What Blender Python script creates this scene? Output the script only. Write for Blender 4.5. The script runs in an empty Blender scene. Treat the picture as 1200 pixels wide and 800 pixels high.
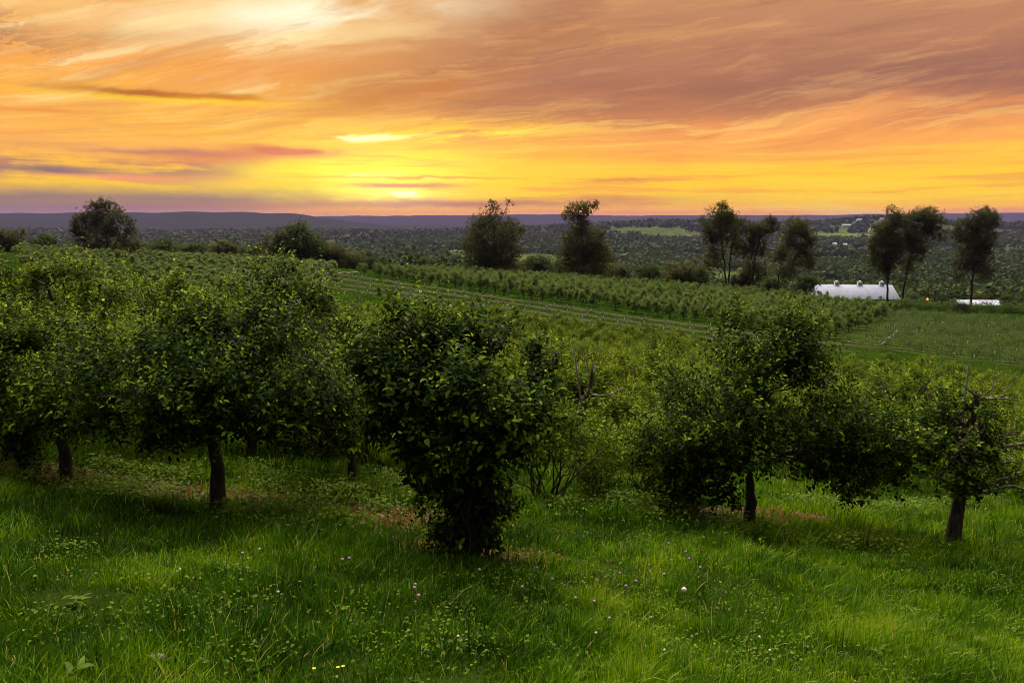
import bpy, math, random
import numpy as np
from mathutils import Vector

R = math.radians
SC = bpy.context.scene
COL = SC.collection
rng = np.random.default_rng(7)
random.seed(7)

# ------------------------------------------------------------------ camera
F = 933.0                       # focal length in pixels of a 1200 px wide frame
PITCH = 8.83
cam_d = bpy.data.cameras.new('camera')
cam_d.sensor_width = 36.0
cam_d.lens = 36.0 * F / 1200.0
cam_d.clip_start = 0.05
cam_d.clip_end = 40000.0
cam = bpy.data.objects.new('camera', cam_d)
COL.objects.link(cam)
cam.location = (0, 0, 0)
cam.rotation_euler = (R(90 - PITCH), 0, 0)
SC.camera = cam

# ------------------------------------------------------------------ sky
SUN_AZ, SUN_EL = -9.0, 3.0      # degrees, azimuth from +Y towards +X
W = bpy.data.worlds.new('World')
SC.world = W
W.use_nodes = True
WT = W.node_tree
WT.nodes.clear()


class X:
    """one float socket of a node tree with operators"""
    def __init__(self, t, s):
        self.t, self.s = t, s

    def op(self, o, *a, clamp=False):
        n = self.t.nodes.new('ShaderNodeMath')
        n.operation = o
        n.use_clamp = clamp
        for i, v in enumerate((self,) + a):
            if isinstance(v, X):
                self.t.links.new(v.s, n.inputs[i])
            else:
                n.inputs[i].default_value = v
        return X(self.t, n.outputs[0])

    def __add__(s, o): return s.op('ADD', o)
    __radd__ = __add__
    def __mul__(s, o): return s.op('MULTIPLY', o)
    __rmul__ = __mul__
    def __sub__(s, o): return s.op('SUBTRACT', o)
    def __rsub__(s, o): return (s * -1.0) + o
    def __truediv__(s, o): return s.op('DIVIDE', o)
    def exp(s): return s.op('EXPONENT')
    def clamp(s): return s.op('ADD', 0.0, clamp=True)
    def pw(s, e): return s.op('POWER', e)
    def smooth(s, a, b):
        n = s.t.nodes.new('ShaderNodeMapRange')
        n.interpolation_type = 'SMOOTHSTEP'
        s.t.links.new(s.s, n.inputs[0])
        n.inputs[1].default_value, n.inputs[2].default_value = a, b
        return X(s.t, n.outputs[0])


def vec(t, x, y, z=0.0):
    n = t.nodes.new('ShaderNodeCombineXYZ')
    for i, v in enumerate((x, y, z)):
        if isinstance(v, X):
            t.links.new(v.s, n.inputs[i])
        else:
            n.inputs[i].default_value = v
    return n.outputs[0]


def noise(t, v, scale=1.0, detail=4.0, rough=0.55, dist=0.0):
    n = t.nodes.new('ShaderNodeTexNoise')
    if v is not None:
        t.links.new(v, n.inputs['Vector'])
    n.inputs['Scale'].default_value = scale
    n.inputs['Detail'].default_value = detail
    n.inputs['Roughness'].default_value = rough
    n.inputs['Distortion'].default_value = dist
    return X(t, n.outputs['Fac'])


def s2l(c):
    return tuple(((v / 255) / 12.92 if v / 255 <= 0.04045 else ((v / 255 + 0.055) / 1.055) ** 2.4) for v in c)


def mixc(t, f, a, b, mode='MIX'):
    n = t.nodes.new('ShaderNodeMix')
    n.data_type = 'RGBA'
    n.blend_type = mode
    n.clamp_factor = True
    for s, v in ((n.inputs[0], f), (n.inputs[6], a), (n.inputs[7], b)):
        if isinstance(v, X):
            t.links.new(v.s, s)
        elif isinstance(v, bpy.types.NodeSocket):
            t.links.new(v, s)
        elif isinstance(v, (int, float)):
            s.default_value = v
        else:
            s.default_value = tuple(v)[:3] + (1.0,)
    return n.outputs[2]


def ramp(t, f, stops, interp='LINEAR'):
    n = t.nodes.new('ShaderNodeValToRGB')
    n.color_ramp.interpolation = interp
    e = n.color_ramp.elements
    while len(e) < len(stops):
        e.new(0.5)
    for k, (p, c) in zip(e, stops):
        k.position = p
        k.color = tuple(c)[:3] + (1.0,)
    if isinstance(f, X):
        t.links.new(f.s, n.inputs[0])
    else:
        t.links.new(f, n.inputs[0])
    return n.outputs[0]


def build_sky():
    t = WT
    tc = t.nodes.new('ShaderNodeTexCoord')
    sp = t.nodes.new('ShaderNodeSeparateXYZ')
    t.links.new(tc.outputs['Generated'], sp.inputs[0])
    x, y, z = (X(t, sp.outputs[i]) for i in range(3))
    U = x.op('ARCTAN2', y)
    V = z.op('ARCSINE')
    warp = noise(t, vec(t, U * 3.0, V * 9.0, 3.1), 1.0, 3.0)
    warp2 = noise(t, vec(t, U * 7.0, V * 22.0, 8.1), 1.0, 5.0, .6)
    warp3 = noise(t, vec(t, U * 16.0, V * 60.0, 1.7), 1.0, 5.0, .65)
    Ug = U + (warp2 - .5) * .16 + (warp3 - .5) * .05
    Vg = V + (warp2 - .5) * .012 + (warp3 - .5) * .010
    def g(u0, v0, su, sv, tilt=0.0):
        a = (Ug - u0) * (1.0 / su)
        b = (Vg - v0 - (Ug - u0) * tilt) * (1.0 / sv)
        return ((a * a + b * b) * -1.0).exp()
    high = V.smooth(0.06, 0.14)
    left = (1.0 - U.smooth(-0.38, 0.05)) * high
    Wv = V - U * 0.09 - left * (U + .2) * .16 + (warp - 0.5) * 0.05
    fine = noise(t, vec(t, U * 3.6 + (warp2 - 0.5) * 0.9, Wv * 30.0, 0.0), 1.0, 9.0, 0.66)      # thin streaks
    hair = noise(t, vec(t, U * 8.0 + (warp2 - 0.5) * 1.6, Wv * 85.0, 4.0), 1.0, 7.0, 0.6)     # hair-thin streaks
    broad = noise(t, vec(t, U * 2.6, Wv * 13.0, 5.0), 1.0, 6.0, 0.6, 0.4)                        # wide bands
    flat = noise(t, vec(t, U * 4.2, V * 75.0 + (warp - .5) * 1.5, 9.0), 1.0, 6.0, 0.6)           # level bars near the horizon
    ripple = noise(t, vec(t, U * 22.0 + (warp2 - .5) * 4.0, Wv * 70.0, 2.0), 1.0, 7.0, 0.65, 0.8)
    k = (V + 0.02 + (broad - 0.5) * 0.06 * V.smooth(0.03, 0.1) + (fine - .5) * .02) * (1 / 0.42)
    K = lambda v: (v + 0.02) / 0.42
    base = ramp(t, k, [(0.0, s2l((235, 135, 50))), (K(0.004), s2l((255, 168, 34))), (K(0.022), s2l((255, 204, 28))), (K(0.05), s2l((255, 202, 44))),
                       (K(0.080), s2l((254, 174, 80))), (K(0.112), s2l((242, 154, 86))), (K(0.150), s2l((170, 113, 86))), (K(0.21), s2l((186, 131, 96))), (K(0.26), s2l((202, 146, 100))),
                       (0.999, s2l((165, 150, 150)))])
    cream = ramp(t, V * 4.0, [(0.0, s2l((255, 184, 50))), (0.45, s2l((255, 190, 66))), (0.68, s2l((246, 164, 74))), (0.82, s2l((243, 184, 104))), (1.0, s2l((250, 200, 122)))])
    c = mixc(t, left * 0.95, base, cream)
    # pale lit streaks, the bright patch at the top
    c = mixc(t, g(-0.22, 0.232, 0.16, 0.022, 0.10) * broad.smooth(0.34, 0.56) * 1.1, c, s2l((255, 250, 214)))
    c = mixc(t, g(-0.28, 0.195, 0.14, 0.016, 0.14) * fine.smooth(0.42, 0.58) * 0.9, c, s2l((255, 240, 180)))
    c = mixc(t, g(-0.05, 0.176, 0.12, 0.010, 0.16) * fine.smooth(0.40, 0.56), c, s2l((255, 216, 126)))
    c = mixc(t, fine.smooth(0.50, 0.66) * left * 0.75, c, s2l((255, 228, 160)))
    c = mixc(t, hair.smooth(0.50, 0.68) * left * 0.30, c, s2l((255, 234, 174)))
    c = mixc(t, (1.0 - fine.smooth(0.34, 0.48)) * left * 0.50, c, s2l((206, 150, 94)))
    # darker tan bands sweeping up to the right
    rt = V.smooth(0.085, 0.13) * U.smooth(-0.30, 0.08)
    c = mixc(t, broad.smooth(0.46, 0.62) * rt * 0.65, c, s2l((168, 112, 82)))
    c = mixc(t, g(-0.10, 0.150, 0.22, 0.018, 0.16) * broad.smooth(0.36, 0.54) * 0.9, c, s2l((200, 126, 66)))
    c = mixc(t, g(0.06, 0.205, 0.16, 0.020, 0.10) * fine.smooth(0.38, 0.54) * 0.8, c, s2l((178, 118, 76)))
    c = mixc(t, g(0.50, 0.145, 0.22, 0.030, 0.02) * 0.75 * broad.smooth(0.36, 0.56), c, s2l((146, 100, 88)))
    c = mixc(t, fine.smooth(0.50, 0.66) * rt * 0.40, c, s2l((232, 168, 104)))
    c = mixc(t, (1.0 - fine.smooth(0.34, 0.48)) * rt * 0.40, c, s2l((150, 100, 76)))
    c = mixc(t, hair.smooth(0.52, 0.68) * rt * 0.16, c, s2l((240, 182, 122)))
    c = mixc(t, g(-0.50, 0.185, 0.12, 0.010, 0.10) * fine.smooth(0.42, 0.56) * 0.7, c, s2l((196, 140, 92)))
    c = mixc(t, g(-0.54, 0.185, 0.06, 0.016, -0.25) * ripple.smooth(0.46, 0.56) * 0.7, c, s2l((170, 124, 88)))
    # band of peach between
    c = mixc(t, g(-0.36, 0.108, 0.16, 0.020, 0.04) * (0.3 + fine.smooth(.42, .58) * .7) * .75, c, s2l((255, 204, 70)))
    c = mixc(t, left * (1.0 - broad.smooth(.40, .52)) * .55, c, s2l((232, 156, 84)))
    mid = g(0.1, 0.098, 0.6, 0.026)
    c = mixc(t, mid * hair.smooth(.50, .62) * .55, c, s2l((255, 206, 110)))
    c = mixc(t, mid * (1.0 - hair.smooth(.38, .49)) * .5, c, s2l((226, 140, 80)))
    c = mixc(t, mid * fine.smooth(0.48, 0.60) * 0.5, c, s2l((255, 186, 96)))
    c = mixc(t, mid * (1.0 - fine.smooth(0.38, 0.49)) * 0.5, c, s2l((214, 138, 84)))
    # yellow glow round the sun
    brk = flat.smooth(0.40, 0.56)
    glow = g(-0.165, 0.056, 0.20, 0.038) * (0.55 + brk * .45) + g(-0.28, 0.040, 0.12, 0.020) * 0.9 * (brk * .7 + .3) + g(-0.10, 0.098, 0.13, 0.014, 0.06) * 0.6 * fine.smooth(.42, .56)
    c = mixc(t, glow * 1.1, c, s2l((255, 216, 0)))
    c = mixc(t, g(-0.165, 0.045, 0.10, 0.030) * (0.15 + brk * 0.85), c, s2l((255, 244, 0)))
    c = mixc(t, g(-0.10, 0.096, 0.13, 0.006, 0.05) * fine.smooth(0.42, 0.56), c, s2l((255, 244, 90)))
    c = mixc(t, g(-0.165, 0.065, 0.16, 0.03) * (1.0 - flat.smooth(0.36, 0.46)) * .55, c, s2l((248, 168, 40)))
    # orange bars on the right half near the horizon
    lowr = (1.0 - V.smooth(0.06, 0.10)) * U.smooth(-0.15, 0.05)
    c = mixc(t, flat.smooth(0.50, 0.62) * lowr * 0.6, c, s2l((242, 158, 66)))
    c = mixc(t, (1.0 - flat.smooth(0.38, 0.48)) * lowr * 0.6, c, s2l((255, 212, 56)))
    # mauve bank on the left
    bank = (1.0 - Ug.smooth(-0.36, -0.16)) * (1.0 - Vg.smooth(0.020, 0.042)) * (0.75 + flat * 0.4)
    c = mixc(t, bank * 0.95, c, s2l((136, 112, 106)))
    bank2 = (1.0 - Ug.smooth(-0.38, -0.24)) * g(-0.50, 0.056, 9.0, 0.020) * (warp2 * 0.5 + flat * 0.5).smooth(0.42, 0.54)
    c = mixc(t, bank2 * 0.9, c, s2l((176, 118, 104)))
    c = mixc(t, g(-0.35, 0.070, 0.10, 0.009, 0.05) * (0.4 + ripple), c, s2l((222, 130, 82)))
    c = mixc(t, g(-0.27, 0.078, 0.055, 0.006, -0.03) * 1.3, c, s2l((212, 112, 72)))
    c = mixc(t, g(-0.525, 0.050, 0.055, 0.0048) * 0.95, c, s2l((134, 106, 108)))
    c = mixc(t, g(-0.42, 0.0720, 0.09, 0.0036) * 0.8, c, s2l((184, 120, 104)))
    c = mixc(t, g(-0.44, 0.0440, 0.10, 0.003) * flat.smooth(0.35, 0.55), c, s2l((244, 150, 104)))
    # the long dark streak with a bright lower rim
    c = mixc(t, g(-0.39, 0.1310, 0.11, 0.0045) * 1.0, c, s2l((255, 212, 40)))
    c = mixc(t, g(-0.42, 0.1355, 0.09, 0.0042) * (0.6 + ripple * 0.9), c, s2l((184, 108, 46)))
    c = mixc(t, g(-0.345, 0.1345, 0.05, 0.0028), c, s2l((208, 126, 40)))
    c = mixc(t, g(-0.52, 0.112, 0.05, 0.0028) * .8, c, s2l((236, 146, 60)))
    # small dark bars about the sun
    c = mixc(t, g(-0.135, 0.0385, 0.065, 0.0034) * 1.3, c, s2l((200, 116, 48)))
    c = mixc(t, g(-0.10, 0.0480, 0.09, 0.0016) * 0.9, c, s2l((220, 146, 44)))
    low = g(-0.08, 0.0165, 0.26, 0.0060, 0.012) * (0.6 + flat * 0.8)
    c = mixc(t, low, c, s2l((188, 118, 86)))
    c = mixc(t, g(0.13, 0.0455, 0.06, 0.0020) * 0.8, c, s2l((222, 136, 80)))
    c = mixc(t, g(-0.155, 0.006, 0.22, 0.0045) * 0.8, c, s2l((255, 170, 26)))
    # sun behind the cloud bars, and lit cloud edges
    halo = g(-0.150, 0.030, 0.075, 0.016) * .22 + g(-0.165, 0.060, 0.14, 0.040) * .16
    sun = halo + g(-0.152, 0.0268, 0.016, 0.0030) * 2.2
    edge = (g(-0.160, 0.0950, 0.028, 0.0036, 0.02) * 1.3 + g(-0.177, 0.0515, 0.03, 0.0024, 0.02)) * (.25 + hair.smooth(.42, .58) * .75)
    # sky above the frame and behind the camera: cool dome plus added warm glow
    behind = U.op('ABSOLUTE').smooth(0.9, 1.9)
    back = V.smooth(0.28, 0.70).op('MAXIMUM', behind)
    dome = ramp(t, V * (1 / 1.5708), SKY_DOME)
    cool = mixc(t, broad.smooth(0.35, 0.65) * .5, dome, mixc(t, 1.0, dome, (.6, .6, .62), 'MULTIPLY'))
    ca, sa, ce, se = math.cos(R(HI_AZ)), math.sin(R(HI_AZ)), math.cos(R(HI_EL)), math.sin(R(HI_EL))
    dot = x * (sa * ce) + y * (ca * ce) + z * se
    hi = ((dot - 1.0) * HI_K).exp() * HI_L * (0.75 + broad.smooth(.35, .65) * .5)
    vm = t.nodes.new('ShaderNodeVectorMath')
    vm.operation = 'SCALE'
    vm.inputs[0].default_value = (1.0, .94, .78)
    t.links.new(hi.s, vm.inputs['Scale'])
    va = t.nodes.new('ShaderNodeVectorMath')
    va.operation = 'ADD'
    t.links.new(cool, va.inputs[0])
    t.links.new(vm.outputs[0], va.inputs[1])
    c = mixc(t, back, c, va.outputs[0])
    nish = t.nodes.new('ShaderNodeTexSky')
    nish.sky_type = 'NISHITA'
    nish.sun_disc = False
    nish.sun_elevation = R(SUN_EL)
    nish.sun_rotation = R(SUN_AZ)
    nish.air_density = 1.0
    nish.dust_density = 2.0
    b1 = t.nodes.new('ShaderNodeBackground')
    t.links.new(nish.outputs[0], b1.inputs[0])
    b1.inputs[1].default_value = NISH
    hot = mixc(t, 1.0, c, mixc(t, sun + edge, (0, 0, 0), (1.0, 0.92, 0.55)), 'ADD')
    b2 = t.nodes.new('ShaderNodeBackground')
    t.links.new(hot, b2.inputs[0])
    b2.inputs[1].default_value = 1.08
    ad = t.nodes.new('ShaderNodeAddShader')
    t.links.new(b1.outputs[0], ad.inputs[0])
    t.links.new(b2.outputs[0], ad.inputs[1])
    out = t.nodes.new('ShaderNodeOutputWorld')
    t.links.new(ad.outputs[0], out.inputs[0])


NISH = 0.001
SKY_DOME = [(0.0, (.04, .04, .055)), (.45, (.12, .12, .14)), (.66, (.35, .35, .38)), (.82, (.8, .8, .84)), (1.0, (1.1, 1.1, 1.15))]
HI_AZ, HI_EL, HI_K, HI_L = -4.0, 56.0, 7.0, 11.0      # unseen bright sky patch, added to top-light the scene from the sunset side
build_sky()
W.cycles.sampling_method = 'MANUAL'
W.cycles.sample_map_resolution = 1024

sun_d = bpy.data.lights.new('sun', 'SUN')
sun_d.energy = 1.0
sun_d.angle = R(16)
sun_d.color = (1.0, 0.78, 0.48)
sun_o = bpy.data.objects.new('sun', sun_d)
COL.objects.link(sun_o)
_el, _az = R(11.0), R(SUN_AZ)
_dir = Vector((math.sin(_az) * math.cos(_el), math.cos(_az) * math.cos(_el), math.sin(_el)))
sun_o.rotation_euler = _dir.to_track_quat('Z', 'Y').to_euler()

SC.view_settings.view_transform = 'Standard'
SC.view_settings.look = 'None'
SC.view_settings.exposure = 0.0
SC.view_settings.gamma = 1.0
SC.view_settings.use_curve_mapping = False
SC.render.engine = 'CYCLES'
SC.cycles.max_bounces = 7
SC.cycles.diffuse_bounces = 2
SC.cycles.glossy_bounces = 2
SC.cycles.transmission_bounces = 2
SC.cycles.transparent_max_bounces = 4
SC.cycles.volume_bounces = 0
SC.cycles.use_denoising = True
SC.cycles.denoiser = 'OPENIMAGEDENOISE'
SC.cycles.denoising_input_passes = 'RGB_ALBEDO_NORMAL'
SC.cycles.denoising_prefilter = 'ACCURATE'
SC.cycles.filter_width = 0.9
SC.cycles.sample_clamp_indirect = 4.0
SC.cycles.use_adaptive_sampling = False
SC.cycles.adaptive_threshold = 0.008


# ------------------------------------------------------------------ terrain
def pchip(xs, ys):
    xs, ys = np.array(xs, float), np.array(ys, float)
    h = np.diff(xs)
    d = np.diff(ys) / h
    m = np.zeros_like(ys)
    for i in range(1, len(xs) - 1):
        if d[i - 1] * d[i] > 0:
            w1, w2 = 2 * h[i] + h[i - 1], h[i] + 2 * h[i - 1]
            m[i] = (w1 + w2) / (w1 / d[i - 1] + w2 / d[i])
    m[0], m[-1] = d[0], d[-1]
    def f(x):
        x = np.clip(x, xs[0], xs[-1])
        i = np.clip(np.searchsorted(xs, x) - 1, 0, len(h) - 1)
        t = (x - xs[i]) / h[i]
        return ((2*t**3 - 3*t**2 + 1) * ys[i] + (t**3 - 2*t**2 + t) * h[i] * m[i]
                + (-2*t**3 + 3*t**2) * ys[i+1] + (t**3 - t**2) * h[i] * m[i+1])
    return f


G = pchip([-300, -60, -15, 0, 6, 12, 20, 30, 40, 50, 70, 100, 130, 165, 190, 215, 250, 300, 400, 600, 900, 1500, 3000, 16000],
          [9, 5, 0.9, -1.75, -2.95, -4.15, -5.5, -7.1, -8.7, -10.0, -11.6, -13.0, -13.5, -13.9, -14.7, -17.2, -23, -31, -42, -55, -62, -66, -68, -68])
Bx = pchip([-300, 0, 15, 60, 200, 350, 700, 16000], [-.03, -.085, -.088, -.078, -.070, -.05, -.02, 0])
RL = pchip([-1.2, -0.66, -.536, -.375, -.28, -.182, -.12, .0, .5], [100, 97, 98, 106, 96, 25, 0, -5, -5])
RF = pchip([-1.2, -.2, -.043, .054, .11, .3, .64, 1.2], [82, 86, 98, 106, 94, 96, 126, 130])
RM = pchip([-1.2, -.6, -.3, -.1, .05, .15, .3, .36, .43, .5, .58, .8], [2, 2, 2, 4, 30, 44, 40, 44, 60, 56, 34, 30])


def hgt(x, y):
    x, y = np.asarray(x, float), np.asarray(y, float)
    X_ = 120 * np.tanh(x / 120)
    z = G(y) + Bx(y) * X_
    d = np.hypot(x, y)
    k = np.clip(d / 6.0, 0, 1)
    z = z + k * 0.035 * (np.sin(x * 1.7 + 0.6 * y) + np.sin(y * 2.1 - x * 0.8 + 1.0)) + 0.10 * np.clip(d / 30, 0, 1) * np.sin(x * .21 + 1.3) * np.sin(y * .17)
    v = np.clip((y - 350) / 600, 0, 1)
    z = z + v * (5 * np.sin(x / 170 + 1) * np.sin(y / 260 + .4) + 3 * np.sin(x / 61 + y / 97))
    u = np.where(y > 100, x / np.maximum(y, 1), 0)
    far = np.where(y > 1200, 1.0, 0.0)
    def bump(y0, s): return np.exp(-((y - y0) / s) ** 2)
    wob = 1 + 0.02 * np.sin(u * 31) + 0.015 * np.sin(u * 67 + 2)
    z = z + far * (RL(u) * bump(5600, 900) + RM(u) * wob * bump(2900, 560) + RF(u) * wob * bump(9800, 1500))
    return z


def h1(x, y): return float(hgt(x, y))


_cp, _sp = math.cos(R(PITCH)), math.sin(R(PITCH))


def ray(px, py):
    a, b = (px - 600) / F, (400 - py) / F
    return np.array([a, _cp + b * _sp, -_sp + b * _cp])


def at(px, y, py=None):
    """world x,y of photo column px at ground distance y (row 300 is close enough for the column)"""
    r = ray(px, 320 if py is None else py)
    return r[0] / r[1] * y, y


def ground(px, py):
    """where the ray of a photo pixel meets the ground"""
    r = ray(px, py)
    s = np.geomspace(1.5, 15000, 6000)
    below = hgt(r[0] * s, r[1] * s) > r[2] * s
    i = int(np.argmax(below)) if below.any() else len(s) - 1
    return float(r[0] * s[i]), float(r[1] * s[i])


# ------------------------------------------------------------------ mesh and object helpers
def mesh_np(name, V, tris=None, quads=None, tint=None, smooth=True):
    me = bpy.data.meshes.new(name)
    V = np.ascontiguousarray(V, np.float32)
    nt = 0 if tris is None else len(tris)
    nq = 0 if quads is None else len(quads)
    me.vertices.add(len(V))
    me.vertices.foreach_set('co', V.ravel())
    loops = []
    if nt: loops.append(np.asarray(tris, np.int32).ravel())
    if nq: loops.append(np.asarray(quads, np.int32).ravel())
    loops = np.concatenate(loops)
    me.loops.add(len(loops))
    me.loops.foreach_set('vertex_index', loops)
    me.polygons.add(nt + nq)
    st = np.concatenate([np.arange(nt) * 3, nt * 3 + np.arange(nq) * 4]).astype(np.int32)
    me.polygons.foreach_set('loop_start', st)
    me.update(calc_edges=True)
    if smooth:
        me.polygons.foreach_set('use_smooth', np.ones(nt + nq, bool))
    if tint is not None:
        a = me.attributes.new('tint', 'FLOAT', 'POINT')
        a.data.foreach_set('value', np.ascontiguousarray(tint, np.float32))
    return me


class Geo:
    """collects pieces into one mesh"""
    def __init__(self): self.V, self.T, self.Q, self.C, self.n = [], [], [], [], 0
    def add(self, V, T=None, Q=None, tint=None):
        V = np.asarray(V, float)
        if T is not None and len(T): self.T.append(np.asarray(T) + self.n)
        if Q is not None and len(Q): self.Q.append(np.asarray(Q) + self.n)
        self.V.append(V)
        self.C.append(np.full(len(V), 0.5) if tint is None else np.broadcast_to(np.asarray(tint, float), (len(V),)))
        self.n += len(V)
        return self
    def mesh(self, name, smooth=True):
        return mesh_np(name, np.concatenate(self.V), np.concatenate(self.T) if self.T else None,
                       np.concatenate(self.Q) if self.Q else None, np.concatenate(self.C), smooth)
    def box(self, x0, x1, y0, y1, z0, z1):
        v = [(x, y, z) for z in (z0, z1) for y in (y0, y1) for x in (x0, x1)]
        q = [(0, 2, 3, 1), (4, 5, 7, 6), (0, 1, 5, 4), (2, 6, 7, 3), (0, 4, 6, 2), (1, 3, 7, 5)]
        return self.add(v, None, q)
    def tube(self, pts, rad, seg=8, cap=True, rough=0.0):
        pts = np.asarray(pts, float)
        rad = np.broadcast_to(np.asarray(rad, float), (len(pts),))
        tg = np.gradient(pts, axis=0)
        tg /= np.linalg.norm(tg, axis=1)[:, None] + 1e-9
        ref = np.array([0.31, 0.95, 0.05])
        a = np.cross(tg, ref); a /= np.linalg.norm(a, axis=1)[:, None] + 1e-9
        b = np.cross(tg, a)
        th = np.linspace(0, 2 * np.pi, seg, endpoint=False)
        rr = rad[:, None] * (1 + rough * rng.uniform(-1, 1, (len(pts), seg)))
        V = pts[:, None] + (a[:, None] * np.cos(th)[None, :, None] + b[:, None] * np.sin(th)[None, :, None]) * rr[..., None]
        n = len(pts)
        i, j = np.meshgrid(np.arange(n - 1), np.arange(seg), indexing='ij')
        k = (j + 1) % seg
        Q = np.stack([i * seg + j, i * seg + k, (i + 1) * seg + k, (i + 1) * seg + j], -1).reshape(-1, 4)
        V = V.reshape(-1, 3)
        T = None
        if cap:
            V = np.concatenate([V, pts[-1:], pts[:1]])
            T = np.array([((n - 1) * seg + q, (n - 1) * seg + (q + 1) % seg, n * seg) for q in range(seg)]
                         + [((q + 1) % seg, q, n * seg + 1) for q in range(seg)])
        return self.add(V, T, Q)


def obj(name, me, mat=None, parent=None, loc=None):
    if isinstance(me, Geo): me = me.mesh(name)
    if mat is not None and not me.materials: me.materials.append(mat)
    o = bpy.data.objects.new(name, me)
    COL.objects.link(o)
    if parent is not None: o.parent = parent
    if loc is not None: o.location = loc
    return o


def tag(o, label, cat, group=None, kind=None):
    if label: o['label'] = label
    if cat: o['category'] = cat
    if group: o['group'] = group
    if kind: o['kind'] = kind
    return o


def thing(name, label, cat, loc=(0, 0, 0), rz=0.0, group=None, scale=1.0):
    o = bpy.data.objects.new(name, None)
    o.empty_display_size = 0.2
    COL.objects.link(o)
    o.location = loc
    o.rotation_euler = (0, 0, rz)
    o.scale = (scale,) * 3 if isinstance(scale, (int, float)) else scale
    return tag(o, label, cat, group)


def dup(root, loc, rz=0.0, scale=1.0, label=None, group=None, cat=None):
    r = root.copy()
    COL.objects.link(r)
    r.location = loc
    r.rotation_euler = (0, 0, rz)
    r.scale = (scale,) * 3 if isinstance(scale, (int, float)) else scale
    if label: r['label'] = label
    if group: r['group'] = group
    if cat: r['category'] = cat
    for ch in list(root.children):
        c = ch.copy(); COL.objects.link(c); c.parent = r
        for gch in list(ch.children):
            e = gch.copy(); COL.objects.link(e); e.parent = c
    return r


# ------------------------------------------------------------------ materials
def new_mat(name):
    m = bpy.data.materials.new(name)
    m.use_nodes = True
    t = m.node_tree
    t.nodes.clear()
    return m, t


def finish(t, shader):
    o = t.nodes.new('ShaderNodeOutputMaterial')
    t.links.new(shader, o.inputs[0])


def principled(t, color, rough=0.6, spec=0.3, normal=None, metal=0.0):
    p = t.nodes.new('ShaderNodeBsdfPrincipled')
    if isinstance(color, bpy.types.NodeSocket): t.links.new(color, p.inputs['Base Color'])
    else: p.inputs['Base Color'].default_value = tuple(color)[:3] + (1,)
    if isinstance(rough, X): t.links.new(rough.s, p.inputs['Roughness'])
    else: p.inputs['Roughness'].default_value = rough
    p.inputs['Specular IOR Level'].default_value = spec
    p.inputs['Metallic'].default_value = metal
    if normal is not None: t.links.new(normal, p.inputs['Normal'])
    return p.outputs[0]


def bump(t, h, strength=0.4, dist=0.02):
    b = t.nodes.new('ShaderNodeBump')
    b.inputs['Strength'].default_value = strength
    b.inputs['Distance'].default_value = dist
    t.links.new(h.s, b.inputs['Height'])
    return b.outputs[0]


def pos(t):
    g_ = t.nodes.new('ShaderNodeNewGeometry')
    return g_.outputs['Position']


def leaf_mat(name, stops, trans=0.35, rough=0.42, spec=0.45, tcol=1.6, vary=True):
    m, t = new_mat(name)
    a = t.nodes.new('ShaderNodeAttribute')
    a.attribute_name = 'tint'
    f = X(t, a.outputs['Fac'])
    if vary:
        oi = t.nodes.new('ShaderNodeObjectInfo')
        f = (f + (X(t, oi.outputs['Random']) - 0.5) * 0.16).clamp()
    c = ramp(t, f, stops)
    p = principled(t, c, rough, spec)
    tr = t.nodes.new('ShaderNodeBsdfTranslucent')
    hs = mixc(t, 1.0, c, (tcol * 1.05, tcol, tcol * 0.45), 'MULTIPLY')
    t.links.new(hs, tr.inputs[0])
    mx = t.nodes.new('ShaderNodeMixShader')
    mx.inputs[0].default_value = trans
    t.links.new(p, mx.inputs[1])
    t.links.new(tr.outputs[0], mx.inputs[2])
    finish(t, mx.outputs[0])
    return m


M = {}
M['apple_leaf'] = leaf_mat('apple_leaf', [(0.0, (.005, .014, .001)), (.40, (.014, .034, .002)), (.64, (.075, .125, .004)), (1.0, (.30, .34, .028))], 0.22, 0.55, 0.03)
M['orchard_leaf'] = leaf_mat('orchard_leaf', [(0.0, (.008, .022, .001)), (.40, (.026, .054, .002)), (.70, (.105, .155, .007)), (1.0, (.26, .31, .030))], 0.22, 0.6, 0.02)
M['young_leaf'] = leaf_mat('young_leaf', [(0.0, (.014, .036, .002)), (.45, (.040, .080, .005)), (1.0, (.13, .18, .014))], 0.28, 0.5, 0.12)
M['wood_leaf'] = leaf_mat('wood_leaf', [(0.0, (.011, .015, .001)), (.5, (.034, .040, .003)), (1.0, (.085, .080, .006))], 0.35, 0.55, 0.08)
M['forest_leaf'] = leaf_mat('forest_leaf', [(0.0, (.012, .024, .005)), (.5, (.036, .062, .011)), (1.0, (.095, .120, .022))], 0.15, 0.7, 0.05, vary=False)
M['grass_blade'] = leaf_mat('grass_blade', [(0.0, (.010, .030, .0012)), (.40, (.036, .100, .0015)), (.75, (.115, .215, .003)), (.93, (.22, .31, .008)), (1.0, (.32, .27, .10))], 0.28, 0.42, 0.06, vary=False)
M['weed_leaf'] = leaf_mat('weed_leaf', [(0.0, (.030, .066, .003)), (.5, (.085, .145, .005)), (1.0, (.18, .21, .012))], 0.30, 0.45, 0.06, vary=False)


def bark_mat(name, dark, light, scale=9.0):
    m, t = new_mat(name)
    tc = t.nodes.new('ShaderNodeTexCoord')
    mp = t.nodes.new('ShaderNodeMapping')
    mp.inputs['Scale'].default_value = (1, 1, .25)
    t.links.new(tc.outputs['Object'], mp.inputs[0])
    n = noise(t, mp.outputs[0], scale * 2, 6, .65)
    n2 = noise(t, mp.outputs[0], scale * 7, 4, .6)
    c = mixc(t, n.smooth(.35, .65), dark, light)
    finish(t, principled(t, c, .85, .15, bump(t, n + n2 * .6, .8, .02)))
    return m


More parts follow.
